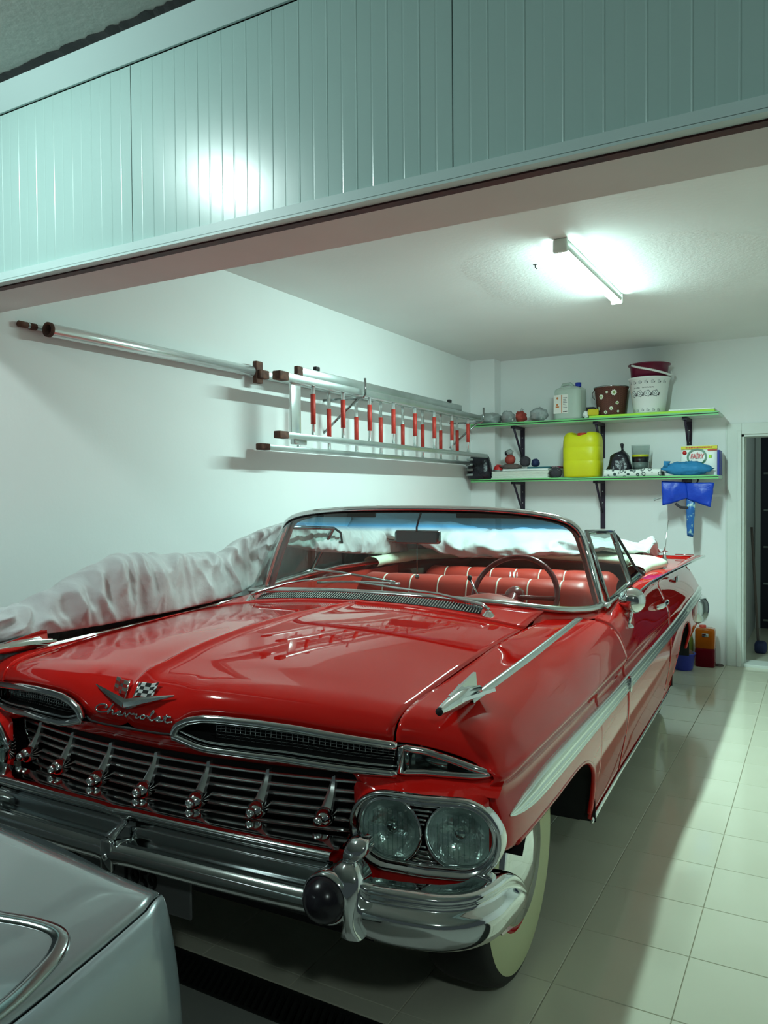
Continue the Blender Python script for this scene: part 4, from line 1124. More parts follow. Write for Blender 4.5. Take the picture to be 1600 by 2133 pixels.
# ------------------------------------------------------------------ cloth car cover bunched on the passenger side and over the rear deck (car frame)
CV = thing('car_cover', 'crumpled silver-grey cloth car cover bunched along the far side of the red car', 'cover', (-1.48, 0, 0), .04)
def cover_side():
    ys = [1.30, 1.45, 1.60, 1.75, 1.88, 2.02, 2.17, 2.30, 2.45, 2.62, 2.80, 2.90, 3.00, 3.10, 3.20, 3.30, 3.6, 4.0, 4.4, 4.7]
    zt = [.93, .965, 1.00, 1.045, 1.085, 1.14, 1.185, 1.186, 1.178, 1.165, 1.150, 1.172, 1.205, 1.232, 1.252, 1.27, 1.25, 1.225, 1.20, 1.19]   # ridge
    xt = [-.93, -.92, -.90, -.89, -.88, -.87, -.87, -.87, -.87, -.87, -.875, -.875, -.875, -.87, -.865, -.86, -.88, -.89, -.89, -.88]
    xi = [-.86, -.845, -.83, -.80, -.775, -.76, -.755, -.752, -.75, -.755, -.775, -.80, -.825, -.845, -.85, -.83, -.80, -.78, -.78, -.78]
    zi = [.90, .93, .95, .955, .955, .955, .956, .957, .958, .960, .965, .972, .985, 1.03, 1.10, 1.17, 1.12, 1.08, 1.05, 1.04]
    yy = np.linspace(1.30, 4.70, 400); G = []
    for y in yy:
        a, b, c, d = (ip(y, ys, q) for q in (xt, zt, xi, zi))
        sm = .5
        P = [(c - .012, d - .010), (c, d), (c - .012, d + (b - d) * .30), (c - .030, d + (b - d) * .62), (c + (a - c) * .55, d + (b - d) * .90), (a, b), (a - .05, b - .02), (a - .10, b - .10), (a - .13, b - .25), (a - .15, .75), (a - .16, .58), (a - .17, .42)]
        P = cr(np.array(P), 6); row = []
        for k, (x, z) in enumerate(P):
            u = k / (len(P) - 1); w = min(1, u * 6) * (1 if u < .9 else 1)
            f1 = noise((y * 9 + z * 1.5, u * 3, 0), 1., 3); f2 = noise((y * 22 - z * 5, u * 5, 2), 1., 5); f3 = noise((y * 3, u * 4, 5), 1., 7)
            f4 = abs(noise((y * 6 + u * 3, u * 2 - y, 1), 1., 9))
            r1 = 1 - 2 * abs(noise((y * 7 + z * 2.2, u * 2.5, 0), 1., 21)); r2 = 1 - 2 * abs(noise((y * 15 - z * 4, u * 4, 4), 1., 23))
            dx = (.016 * f1 + .014 * f2 + .022 * f3 + .022 * r1 * abs(r1) + .013 * r2 * abs(r2)) * w; dz = (.014 * f3 + .010 * f2 + .006 * r2) * w
            row.append((x + dx, y + .012 * f3 * w, z + dz))
        G.append(row)
    return np.array(G)
cs_ = MB().grid(cover_side(), flip=True).build('side_drape', 'cover_cloth', CV); solid(cs_, .003, 0)
# front corner tail of the cover hanging over the far fender
G = []
for i in range(40):
    t = i / 39; y = 1.28 + .50 * t; row = []
    for j in range(18):
        u = j / 17; x = -.87 - .17 * u; z = ip(u, [0, .15, .4, .7, 1], [.94 + .03 * t, .985 + .07 * t, .955 + .09 * t, .78 + .06 * t, .52]) + .016 * noise((y * 11, u * 3, 3), 1, 4) + .010 * noise((y * 25, u * 6, 1), 1, 6)
        row.append((x + .012 * noise((y * 9, u * 4, 7), 1, 8), y, z))
    G.append(row)
solid(MB().grid(np.array(G), flip=True).build('front_fold', 'cover_cloth', CV), .003, 0)
# heap over the rear deck
def heap():
    G = []
    for i in range(110):
        s = i / 109; x = -1.02 + 1.78 * s; row = []
        top = ip(s, [0, .10, .25, .45, .60, .75, .90, 1], [1.27, 1.245, 1.215, 1.185, 1.155, 1.145, 1.125, 1.07]) + .020 * noise((x * 5, 0, 1), 1, 2)
        low = ip(s, [0, .12, .22, .30, .38, .50, .62, .75, .88, 1], [1.05, 1.13, 1.10, 1.035, 1.00, 1.005, 1.015, 1.03, 1.055, 1.045]) + .010 * noise((x * 6, 3, 1), 1, 3)
        yf_ = ip(s, [0, .2, .4, .7, 1], [4.25, 4.45, 4.70, 4.78, 4.88])
        pr = [(yf_ + .05, low), (yf_, low + .012), (yf_ - .012, low + (top - low) * .35), (yf_ + .06, low + (top - low) * .75), (yf_ + .17, top), (yf_ + .32, top - .01), (yf_ + .48, top - .05), (yf_ + .70, 1.02), (yf_ + .92, .985)]
        P = cr(np.array(pr), 4)
        for k, (y, z) in enumerate(P):
            u = k / (len(P) - 1)
            f1 = noise((x * 7 + u * 2, u * 7, 0), 1, 11); f2 = noise((x * 4 - u * 5, u * 3, 4), 1, 12); f3 = noise((x * 15, u * 11, 2), 1, 13)
            r1 = 1 - 2 * abs(noise((x * 6 + u * 3, u * 5 - x * 2, 3), 1, 31)); row.append((x + .02 * f2, y + .045 * f1 + .014 * f3 - .035 * r1 * abs(r1), z + .030 * f2 * min(1, u * 4) + .012 * f3 + .012 * r1))
        G.append(row)
    return np.array(G)
solid(MB().grid(heap(), flip=True).build('rear_heap', 'cover_cloth', CV), .003, 0)
# twisted end poking up behind the door glass
G = []
for i in range(20):
    t = i / 19; c = Vector((.66 + .10 * t, 5.0 + .25 * t, 1.0 + .075 * math.sin(PI * min(1, t * 1.1)) + .02 * t)); r = .015 + .042 * math.sin(PI * min(1, t * 1.05 + .05))
    G.append([(c.x + r * math.cos(a) * (1 + .25 * math.sin(5 * a + t * 6)), c.y + r * .8 * math.sin(a), c.z + r * .9 * math.sin(a + .6) * (1 + .2 * math.sin(7 * a))) for a in np.linspace(0, 2 * PI, 25)[:-1]])
MB().grid(np.array(G), closed_v=True).build('twisted_end', 'cover_cloth', CV)

# ------------------------------------------------------------------ silver car in the foreground
SV = thing('silver_car', 'silver-grey car nosing in at the lower left, only its corner showing', 'car', (0, 0, 0))
XC = -1.76
def hood_z(x, y):
    z = .752 + .030 * min(1, (-.93 - x) / .5) + .035 * max(0, (.93 - y)) ** 1.2
    if y > .90: z -= .085 * ((y - .90) / .125) ** 2.2
    if x > -1.02: z -= .012 * ((x + 1.02) / .09) ** 2
    return z
def edge_x(y): return ip(y, [-2.2, .55, .75, .90, .96, 1.0, 1.024], [-.885, -.898, -.927, -.955, -.985, -1.03, -1.10])
ysv = np.concatenate([np.linspace(-1.2, .80, 16), np.linspace(.84, 1.024, 14)])
def hoodgrid():
    G = []
    for y in ysv:
        xe = edge_x(y); G.append([(XC + (xe - .003 - XC) * t, y, hood_z(XC + (xe - .003 - XC) * t, y)) for t in np.concatenate([np.linspace(0, .8, 10), np.linspace(.83, 1, 8)])])
    return np.array(G)
HG = hoodgrid()
def mir(G): H_ = G.copy(); H_[..., 0] = 2 * XC - H_[..., 0]; return H_
h_ = MB().grid(HG, flip=True); h_.grid(mir(HG)[:, ::-1], flip=True); solid(h_.build('hood', 'silver_paint', SV), .008, 1)
def sidegrid():
    G = []
    for y in ysv:
        xe = edge_x(y); z0 = hood_z(xe, y); fr = max(0, (y - .86) / .164)
        pr = [(xe + .002, y, z0 - .001), (xe + .014 - .006 * fr, y + .0 * fr, z0 - .008), (xe + .030 - .016 * fr, y + .0 * fr, z0 - .035), (xe + .040 - .014 * fr, y + .002 * fr, z0 - .09), (xe + .046 - .008 * fr, y + .004 * fr, z0 - .17), (xe + .044 - .0 * fr, y + .008 * fr, z0 - .27), (xe + .035 - .0 * fr, y + .010 * fr, z0 - .38), (xe + .01 - .02 * fr, y, .27)]
        G.append(cr(np.array(pr), 3))
    return np.array(G)
SG = sidegrid()
for g, fl in ((SG, True), (mir(SG), False)): solid(MB().grid(g, flip=fl).build('fender', 'silver_bumper', SV), .008, 1)
# front fascia
G = []
e = SG[-1]
for t in np.linspace(-1, 1, 31):
    row = []
    for p in e:
        hw = p[0] - XC; x = XC + t * hw; row.append((x, p[1] + .03 * (1 - t * t) + .03 * (1 - abs(t)) ** .5 * 0 + .018 * (1 - t ** 8), p[2] + (hood_z(x, 1.024) - hood_z(edge_x(1.024), 1.024)) * (1 if p[2] > .6 else .3)))
    G.append(row)
MB().grid(np.array(G), flip=True).build('bumper', 'silver_bumper', SV)
# pressed bead on the hood: a looped swage line
P = cr([(-1.50, .716, 0), (-1.30, .728, 0), (-1.15, .738, 0), (-1.06, .765, 0), (-1.005, .770, 0), (-.975, .745, 0), (-.955, .700, 0), (-.935, .62, 0), (-.93, .50, 0)], 5)
MB().tube([(x, y, hood_z(x, y) - .002) for x, y, _ in P], .009, 8, sx=1.6, sy=.8).build('hood_bead', 'chrome_dark', SV)
MB().box((-2.55, -1.2, .25), (-.96, .93, .55)).build('underbody', 'black_void', SV, smooth=False)
for x in (-1.03, -2.49):
    s = 1 if x > XC else -1
    MB().lathe([(r, hh * s) for r, hh in ((.0, .05), (.17, .06), (.20, .09), (.28, .10), (.315, .08), (.32, 0), (.315, -.09), (.2, -.09))], 40, axis='x', M=Matrix.Translation((x, .20, .319))).build('wheel', 'tyre', SV)
# ------------------------------------------------------------------ ladder and poles on the left wall
LD = thing('extension_ladder', 'aluminium extension ladder with red-sleeved rungs hung on the left wall', 'ladder', (0, 0, 0))
def rail(y0, y1, x, z, w=.024, h=.034, nm='rail', tilt=0):
    o = MB().rbox((x - w, y0, z - h), (x + w, y1, z + h), .004).build(nm, 'alu', LD, angle=40); return o
def railcap(y, x, z, w=.027, h=.037): MB().rbox((x - w, y - .07, z - h), (x + w, y + .015, z + h), .006).build('rail_cap', 'rusty', LD)
# front section (nearer the room)
FX, BXw = -2.60, -2.79
rail(3.50, 6.30, FX, 2.080, .026, .021); railcap(3.50, FX, 2.080, .028, .024)
rail(3.50, 6.47, FX, 1.755, .022, .017); railcap(3.50, FX, 1.755, .024, .020)
# back section
rail(3.58, 6.60, BXw, 2.112, .018, .021); railcap(3.58, BXw, 2.112, .020, .024)
MB().rbox((BXw - .03, 3.50, 2.06), (BXw + .0, 3.56, 2.185), .006).build('rail_cap', 'rusty', LD)
rail(3.58, 6.52, BXw, 1.700, .020, .015); railcap(3.58, BXw, 1.700, .022, .019)
# raised flat rail of the third section on top
rail(3.74, 6.05, -2.655, 2.140, .012, .028)
MB().rbox((-2.670, 3.69, 2.110), (-2.640, 3.745, 2.170), .006).build('rail_cap', 'rusty', LD)
def rung(y, x, z0, z1, s0, s1, dy=0, dx=0):
    a = Vector((x, y, z1)); b = Vector((x + dx, y + dy, z0)); L_ = lambda t: tuple(a + (b - a) * t)
    r = MB().tube([L_(0), L_(1)], .0115, 10).build('rung', 'alu_bright', LD)
    MB().tube([L_(s0), L_(s1)], .0150, 10).build('red_sleeve', 'grip_red', r)
for k in range(8): rung(3.783 + .3275 * k, FX, 1.765, 2.06, .16, .76 - .01 * k)
for k in range(8): rung(3.90 + .340 * k, BXw, 1.70, 2.10, .30 if k % 2 else .36, .76)
# flat end bars
MB().rbox((FX - .030, 3.585, 1.77), (FX - .012, 3.68, 2.06), .004).build('end_bar', 'alu_bright', LD)
MB().rbox((FX - .035, 3.60, 1.71), (FX + .0, 3.72, 1.765), .006).build('end_bar', 'alu', LD)
# wire brackets that carry the ladder
for yb2 in (4.19, 6.19):
    h = MB().tube([(XL, yb2 + .1, 2.045), (-2.80, yb2 + .1, 2.042), (-2.56, yb2 + .1, 2.042), (-2.545, yb2 + .1, 2.06), (-2.545, yb2 + .1, 2.165)], .0085, 8).build('wall_hook', 'chrome_dark', LD)
    MB().tube([(XL, yb2 + .1, 1.83), (-2.74, yb2 + .1, 1.93), (-2.60, yb2 + .1, 2.036)], .0085, 8).build('hook_brace', 'chrome_dark', h)
MB().rbox((-2.665, 3.88, 2.168), (-2.64, 3.92, 2.192), .004).build('stop_block', 'rubber', LD)
MB().rbox((-2.665, 5.80, 2.168), (-2.64, 5.84, 2.192), .004).build('stop_block', 'rubber', LD)
# poles
PZ = 2.128
P1 = thing('steel_pole', 'long shiny steel pole lying along the left wall beyond the ladder', 'pole', (0, 0, 0))
MB().lathe([(.026, 0), (.028, .004), (.028, 1.33), (.026, 1.33)], 20, axis='y', M=Matrix.Translation((-2.808, 2.15, 2.118)) @ Matrix.Rotation(.004, 4, 'X')).build('tube', 'alu_bright', P1)
MB().lathe([(.0, .03), (.022, .03), (.023, -.002), (.031, -.003), (.031, .012)], 20, axis='y', M=Matrix.Translation((-2.808, 2.15, 2.118))).build('rusty_mouth', 'rusty', P1)
P2 = thing('thin_pipe', 'thin rusty-ended pipe tucked against the wall behind the steel pole', 'pole', (0, 0, 0))
MB().tube([(-2.850, 2.055, 2.128), (-2.850, 4.9, 2.10)], .012, 12).build('tube', 'alu', P2)
MB().tube([(-2.850, 2.045, 2.128), (-2.850, 2.085, 2.128)], .0130, 12).build('rusty_end', 'rusty', P2)
MB().tube([(-2.850, 2.095, 2.127), (-2.850, 2.125, 2.127)], .0145, 12).build('coupling', 'rusty', P2)

# ------------------------------------------------------------------ shelves
S1, S2 = 2.055, 1.555           # upper faces
SX0, SX1, SY0 = -2.80, -.705, 6.60
def shelf(z, label, x1=SX1):
    s = thing('wall_shelf', label, 'shelf', (0, 0, z), 0, 'shelves on the back wall')
    MB().box((SX0, SY0 + .003, -.026), (x1, YB, 0)).build('board', 'shelf_top', s, smooth=False)
    MB().box((SX0, SY0 - .003, -.028), (x1 + .002, SY0 + .003, -.018)).build('edge_strip', 'shelf_green', s, smooth=False)
    MB().box((SX0, SY0 - .003, -.010), (x1 + .002, SY0 + .003, .001)).build('edge_strip', 'shelf_green', s, smooth=False)
    MB().box((SX0, SY0 - .001, -.018), (x1 + .001, SY0 + .003, -.010)).build('edge_groove', 'black_print', s, smooth=False)
    for k, bx_ in enumerate((-2.41, -1.676, -.962)):
        leg = .30 if z > 1.8 else .30
        b = MB().box((bx_ - .020, YB - .012, -.026 - leg - (.12 if (k == 1 and z < 1.8) else 0)), (bx_ + .020, YB - .001, -.026)).box((bx_ - .020, YB - .27, -.050), (bx_ + .020, YB - .001, -.0265)).build('bracket', 'bracket', s, smooth=False)
        MB().tube([(bx_, YB - .24, -.05), (bx_, YB - .02, -.30)], .010, 6).build('brace', 'bracket', b)
        for zz in (-.12, -.22): MB().lathe([(0, -.004), (.005, -.003), (.006, 0)], 8, (bx_, YB - .012, zz), 'y').build('screw', 'chrome_soft', b)
    return s
shelf(S1, 'upper wall shelf with green edge carrying buckets and a clear canister')
shelf(S2, 'lower wall shelf with green edge carrying the yellow canister')

def blob(name, c, r, m, label=None, cat=None, parent=None, amp=.15, fs=6, seed=1, flat=0.0, nu=22, nv=16):
    """lumpy soft thing; base flattened onto z = c.z - r.z"""
    G = []
    for i in range(nv + 1):
        t = PI * i / nv; row = []
        for j in range(nu):
            a = 2 * PI * j / nu; d = Vector((math.sin(t) * math.cos(a), math.sin(t) * math.sin(a), math.cos(t)))
            k = 1 + amp * noise(d, fs * .35, seed) + amp * .6 * noise(d, fs, seed + 4)
            p = [c[0] + d.x * r[0] * k, c[1] + d.y * r[1] * k, c[2] + d.z * r[2] * k]
            p[2] = max(p[2], c[2] - r[2] * (.92))
            row.append(p)
        G.append(row)
    o = MB().grid(np.array(G), closed_v=True).build(name, m, parent)
    if label: tag(o, label, cat)
    return o
def superbox(w, d, h, prof, n=40, e=4.0):
    """stack of rounded-rectangle rings; prof = [(z fraction, scale x, scale y)]"""
    G = []
    for t, a, b in prof:
        row = []
        for j in range(n):
            q = 2 * PI * j / n; c, s = math.cos(q), math.sin(q)
            row.append((w * a * math.copysign(abs(c) ** (2 / e), c), d * b * math.copysign(abs(s) ** (2 / e), s), h * t))
        G.append(row)
    return np.array(G)
# --- upper shelf, left to right
gb = thing('grey_plastic_bag', 'grey crumpled plastic sheet at the left end of the upper shelf', 'bag', (-2.66, 6.72, S1))
blob('sheet', (0, 0, .05), (.11, .09, .055), 'grey_film', parent=gb, amp=.35, seed=3)
for k, (x, rx, h, m, lab, sd) in enumerate(((-2.475, .060, .055, 'bag_clear', 'clear plastic bag of odds and ends beside the grey sheet', 5), (-2.352, .044, .052, 'ball_red', 'rust-red wrapped bundle between two clear bags', 6), (-2.190, .080, .062, 'bag_clear', 'bulging clear plastic bag with red bits left of the white canister', 7))):
    t = thing(('clear_bag', 'wrapped_bundle', 'clear_bag')[k], lab, 'bag' if k != 1 else 'bundle', (x, 6.70, S1))
    blob('film', (0, 0, h), (rx, .07, h), m, parent=t, amp=.3, seed=sd)
    if k != 1:
        for q in range(3): blob('contents', (-.03 + .03 * q, .0, h * .75), (.024, .03, h * .55), ('ball_red', 'cloth_dark', 'paper')[q], parent=t, amp=.2, seed=sd + q)
    else: MB().tube([(0, 0, .10), (.015, .0, .125)], .012, 8).build('knot', 'bag_clear', t)
# white canister
WC = thing('clear_canister', 'translucent white canister with blue cap and paper label on the upper shelf', 'canister', (-1.905, 6.70, S1), -.25)
G = superbox(.125, .095, .285, [(0, .86, .86), (.02, .95, .95), (.06, 1, 1), (.5, 1, 1), (.86, 1, 1), (.93, .97, .96), (.965, .80, .86), (1.0, .62, .7), (1.02, .3, .4), (1.02, .02, .02)])
MB().grid(G, closed_v=True).build('body', 'jerry_clear', WC)
MB().lathe([(.026, .0), (.026, .034), (.0, .034)], 18, (.078, 0, .282)).build('cap', 'blue_cap', WC)
MB().tube([(-.09, 0, .275), (-.07, 0, .312), (.0, 0, .315), (.03, 0, .29)], .014, 8).build('handle', 'jerry_clear', WC)
lb = MB().box((-.105, -.0985, .055), (.035, -.0955, .215)).build('label', 'label_paper', WC, smooth=False)
MB().box((-.030, -.0995, .058), (-.022, -.0984, .212)).box((-.085, -.0995, .105), (-.052, -.0984, .118)).lathe([(0, -.0995), (.010, -.0995), (.010, -.098)], 14, (-.068, 0, .187), 'y').box((-.078, -.0995, .123), (-.060, -.0984, .138)).build('label_print', 'orange_print', lb, smooth=False)
tx = MB()
for k in range(7): tx.box((-.012, -.0993, .10 + k * .014), (.026 - .006 * (k % 3), -.0984, .105 + k * .014))
tx.build('label_text', 'rose_grey', lb, smooth=False)
MB().box((.0, -.0994, .064), (.028, -.0984, .072)).box((-.012, -.0994, .064), (-.004, -.0984, .07)).build('barcode', 'black_print', lb, smooth=False)
# sponge and glove
sp = thing('sponge', 'yellow sponge cloth on the upper shelf beside the wicker bucket', 'sponge', (-1.690, 6.632, S1 + .021))
MB().rbox((-.045, -.03, 0), (.045, .03, .055), .012, M=Matrix.Rotation(.3, 4, 'Z')).build('foam', 'sponge_yellow', sp)
blob('rubber_glove', (-1.750, 6.630, S1 + .032), (.026, .022, .032), 'white_plastic', 'white crumpled glove between canister and yellow sponge', 'glove', amp=.35, seed=21)
bevel(tag(boxo('dark_box', (-1.815, 6.80, S1), (-1.725, 6.88, S1 + .115), 'cloth_dark'), 'dark box standing behind the white canister', 'box'))
# wicker bucket
def bucket(name, label, loc, r0, r1, h, m, rimm):
    t = thing(name, label, 'bucket', loc)
    MB().lathe([(0, .002), (r0 * .97, .0), (r0, .006), (r1, h - .012), (r1 + .006, h - .010), (r1 + .007, h), (r1 - .004, h), (r1 - .008, h - .02), (r0 - .01, .012), (0, .012)], 44).build('shell', m, t)
    MB().tube([((r1 + .004) * math.cos(a), (r1 + .004) * math.sin(a), h) for a in np.linspace(0, 2 * PI, 45)[:-1]], .0055, 6, closed=True).build('rim', rimm, t)
    return t
WB = bucket('wicker_bucket', 'dark brown bucket with wicker print and white daisies on the upper shelf', (-1.567, 6.755, S1 + .021), .112, .138, .240, 'wicker', 'chrome_dark')
MB().tube([(-.142, 0, .230), (-.160, -.01, .20), (-.153, -.015, .165), (-.138, -.012, .150)], .004, 6).build('handle', 'chrome_dark', WB)
def on_cone(r0, r1, h, ang, z, out=.0015):
    r = r0 + (r1 - r0) * z / h + out; return Vector((r * math.cos(ang), r * math.sin(ang), z))
def disk_on(t, r0, r1, h, ang, z, rad, m, name, out=.0015, petals=0):
    V = [on_cone(r0, r1, h, ang, z, out)]; n = 30
    for k in range(n):
        a = 2 * PI * k / n; rr = rad * (1 + (.14 * math.cos(petals * a) if petals else 0)); rb_ = r0 + (r1 - r0) * z / h
        V.append(on_cone(r0, r1, h, ang + rr * math.cos(a) / rb_, z + rr * math.sin(a), out))
    return obj(name, V, [(0, 1 + (k + 1) % n, 1 + k)[::-1] for k in range(n)], m, t)
for a, z, r in ((-2.02, .155, .020), (-1.18, .185, .023), (-.95, .10, .014), (-1.35, .055, .015), (-1.75, .012 + .012, .014), (-2.35, .06, .015), (-1.62, .19, .010), (-.85, .03, .010)):
    q = disk_on(WB, .112, .138, .240, a, z, r, 'petal', 'daisy', .0015, 9); disk_on(q, .112, .138, .240, a, z, r * .42, 'petal_core', 'daisy_core', .0022)
# rose bucket with maroon bucket nested in it
RB = bucket('rose_bucket', 'white bucket printed with grey roses on the upper shelf', (-1.252, 6.74, S1 + .021), .124, .160, .288, 'white_plastic', 'white_plastic')
def roses(z, n, a0, a1, s, big):
    for k in range(n):
        a = a0 + (a1 - a0) * k / max(1, n - 1)
        q = disk_on(RB, .124, .160, .288, a, z, s, 'rose_grey', 'rose', .0015, 5)
        disk_on(q, .124, .160, .288, a, z, s * .72, 'white_plastic', 'rose_petal', .002, 5); disk_on(q, .124, .160, .288, a, z, s * .42, 'rose_grey', 'rose_petal', .0025, 4); disk_on(q, .124, .160, .288, a, z, s * .22, 'white_plastic', 'rose_petal', .003)
        w = s * 1.3 / .15
        P_ = [on_cone(.124, .160, .288, a + w * .5, z - s * .6), on_cone(.124, .160, .288, a + w * 1.15, z + s * .5), on_cone(.124, .160, .288, a + w * .95, z - s * .8)]
        obj('leaf', [tuple(p) for p in P_], [(0, 2, 1)], 'black_print', q)
roses(.248, 7, -2.55, -.55, .0125, 0); roses(.155, 4, -2.35, -1.05, .026, 1); roses(.022, 6, -2.5, -.8, .011, 0)
for k, chh in enumerate('PINK GARDEN'):
    if chh == ' ': continue
    a = -2.25 + k * .105; p = on_cone(.124, .160, .288, a, .205, .001)
    text_mesh('rose_bucket_letter', chh, .021, 'black_print', RB, .0006, p, (PI / 2 - .1, 0, a + PI / 2), (1, 1, 1), .25)
MR = bucket('maroon_bucket', 'maroon bucket with white handle nested in the rose bucket', (-1.252, 6.74, S1 + .130), .130, .152, .295, 'maroon', 'maroon')
MB().lathe([(.150, .285), (.168, .288), (.170, .296), (.150, .297)], 40).build('brim', 'maroon', MR)
MB().tube(cr([(-.115, -.130, .282), (-.05, -.180, .255), (.05, -.190, .228), (.135, -.135, .205), (.176, -.03, .198), (.170, .0, .23)], 4), .0085, 8).build('handle', 'white_plastic', MR)
# boards lying on the right half of the upper shelf
tag(bevel(MB().box((-1.72, 6.612, S1), (-.735, 6.885, S1 + .020)).build('lime_board', 'lime', smooth=False), .002), 'long flat lime-green board under the buckets on the upper shelf', 'board')
tag(bevel(MB().box((-1.08, 6.62, S1 + .0205), (-.74, 6.88, S1 + .034)).build('white_board', 'white_plastic', smooth=False), .003), 'flat white board at the right end of the upper shelf', 'board')
# --- lower shelf
BK = thing('black_tote', 'black carrier bag with grey stripes at the left end of the lower shelf', 'bag', (-2.73, 6.66, S2))
G = superbox(.105, .085, .215, [(0, .9, .9), (.05, 1.02, 1.02), (.35, 1.04, 1.0), (.7, .95, .85), (.93, .85, .55), (1.0, .80, .35), (1.0, .5, .05)], e=3)
for i in range(len(G)):
    for j in range(G.shape[1]): G[i, j] += np.array([.016 * noise(G[i, j], 14, 2), .016 * noise(G[i, j], 14, 5), 0])
MB().grid(G, closed_v=True).build('body', 'bin_black', BK)
for k in range(4): MB().rbox((-.103 + .008 * (k % 2), -.098, .03 + .046 * k), (-.035, -.080, .050 + .046 * k), .005).build('stripe', 'grey_film', BK)
rc = MB().lathe([(.0, .05), (.02, .048), (.038, .03), (.045, .0)], 18, M=Matrix.Translation((-2.565, 6.69, S2 + .082)) @ Matrix.Rotation(.15, 4, 'Y')).build('red_lid', 'fairy_red'); tag(rc, 'shiny red round lid beside the black carrier bag', 'lid')
paper = thing('board_stack', 'stack of cream boards on the lower shelf left of the yellow canister', 'boards', (-2.30, 6.74, S2))
for k in range(7):
    o = MB().rbox((-.315 + .012 * rnd.random(), -.115, .001 + k * .0095), (.215 + .01 * rnd.random(), .12, .0095 + k * .0095), .002, 1).build('board', 'paper', paper, smooth=False)
o = MB().rbox((-.205, -.11, .069), (.215, .10, .086), .003, 1).build('board', 'white_plastic', paper, smooth=False)
tag(MB().rbox((-2.29, 6.68, S2 + .0865), (-2.08, 6.86, S2 + .103), .003, 1).build('teal_folder', 'teal_folder', smooth=False), 'dark teal folder lying on top of the cream boards', 'folder')
tag(blob('folded_cloth', (-2.435, 6.67, S2 + .110), (.10, .05, .024), 'cloth_brown', amp=.25, seed=31), 'brown folded cloth on the left of the board stack', 'cloth')
rbk = thing('rust_red_ball', 'rust-red ball with a grey cap on the folded cloth', 'ball', (-2.455, 6.70, S2 + .124))
MB().lathe([(.0, .095)] + [(.047 * math.sin(t), .048 - .047 * math.cos(t)) for t in np.linspace(PI, 0, 12)][1:], 22).build('ball', 'ball_red', rbk)
blob('cap', (-.008, 0, .115), (.034, .03, .026), 'grey_film', parent=rbk, amp=.3, seed=33); blob('cap_band', (-.03, 0, .108), (.02, .025, .024), 'bin_black', parent=rbk, amp=.3, seed=34)
tag(blob('yarn_ball', (-2.315, 6.70, S2 + .152), (.048, .046, .048), 'cloth_dark', amp=.18, fs=14, seed=35), 'dark grey fuzzy ball on the boards beside the rust-red ball', 'ball')
tag(blob('navy_pouch', (-2.235, 6.75, S2 + .140), (.036, .045, .036), 'navy_thing', amp=.15, seed=36), 'navy pouch behind the dark fuzzy ball', 'pouch')
dk = thing('dark_yarn_skein', 'dark grey yarn bundle at the foot of the yellow canister', 'yarn', (-2.020, 6.655, S2))
blob('body', (.0, .0, .045), (.055, .045, .045), 'cloth_dark', parent=dk, amp=.2, fs=12, seed=37)
st_ = MB()
for k in range(22):
    a = rnd.uniform(0, 2 * PI); b = rnd.uniform(.1, 1.3); d = Vector((math.cos(a) * math.sin(b), math.sin(a) * math.sin(b), math.cos(b)))
    p = Vector((.0, 0, .045)) + Vector((d.x * .055, d.y * .045, d.z * .045)); st_.tube([p, p + Vector((.02 * rnd.uniform(-1, 1), -.012, .012))], .0015, 4)
so = st_.build('strand', 'grey_film', dk); so['kind'] = 'stuff'
tag(bevel(boxo('maroon_book', (-2.075, 6.71, S2 + .0865), (-2.0, 6.86, S2 + .104), 'maroon')), 'maroon book at the right end of the board stack', 'book')
# yellow canister
YC = thing('yellow_canister', 'big yellow plastic canister with red cap on the lower shelf', 'canister', (-1.795, 6.70, S2))
pr = [(0, .84, .84), (.012, .92, .92), (.04, .965, .965), (.3, 1, 1), (.36, .992, .992), (.37, .985, .985), (.38, .992, .992), (.5, 1, 1), (.66, 1, 1), (.67, .985, .985), (.68, 1, 1), (.82, .985, .985), (.91, .95, .95), (.965, .88, .88)]
G = superbox(.160, .130, .385, pr + [(1.0, .78, .80), (1.005, .60, .62), (1.0, .4, .42), (.955, .30, .35), (.945, .01, .01)], e=3.6, n=56)
for i in range(len(pr) - 1, len(G)):
    for j in range(G.shape[1]):
        x, y, z = G[i, j]; 
        if abs(x) < .062: G[i, j, 2] = min(z, .352 + .30 * abs(x) ** 1.0 * .9)
MB().grid(G, closed_v=True).build('body', 'yellow_plastic', YC)
MB().lathe([(.038, .0), (.038, .030), (.034, .034), (.0, .034)], 22, (0, -.03, .348)).build('cap', 'cap_red', YC)
for k in range(14):
    a = 2 * PI * k / 14; MB().box((.037 * math.cos(a) - .002, -.03 + .037 * math.sin(a) - .002, .35), (.037 * math.cos(a) + .002, -.03 + .037 * math.sin(a) + .002, .378)).build('cap_ridge', 'cap_red', YC, smooth=False)
# black knotted bag
KB = thing('knotted_black_bag', 'black knotted bin bag right of the yellow canister', 'bag', (-1.505, 6.74, S2))
G = superbox(.100, .080, .22, [(0, .95, .95), (.05, 1.03, 1.03), (.3, 1.0, .95), (.55, .9, .85), (.8, .72, .7), (.93, .45, .5), (1.0, .16, .2), (1.08, .09, .13), (1.25, .16, .12), (1.30, .05, .05)], e=2.4)
for i in range(len(G)):
    for j in range(G.shape[1]): G[i, j, 0] += .02 * noise(G[i, j], 16, 3) + (.02 * G[i, j, 2] / .22); G[i, j, 1] += .02 * noise(G[i, j], 16, 8)
MB().grid(surf(np.concatenate([G, G[:, :1]], 1), 2, 1)[:, :-1], closed_v=True).build('body', 'bin_black', KB)
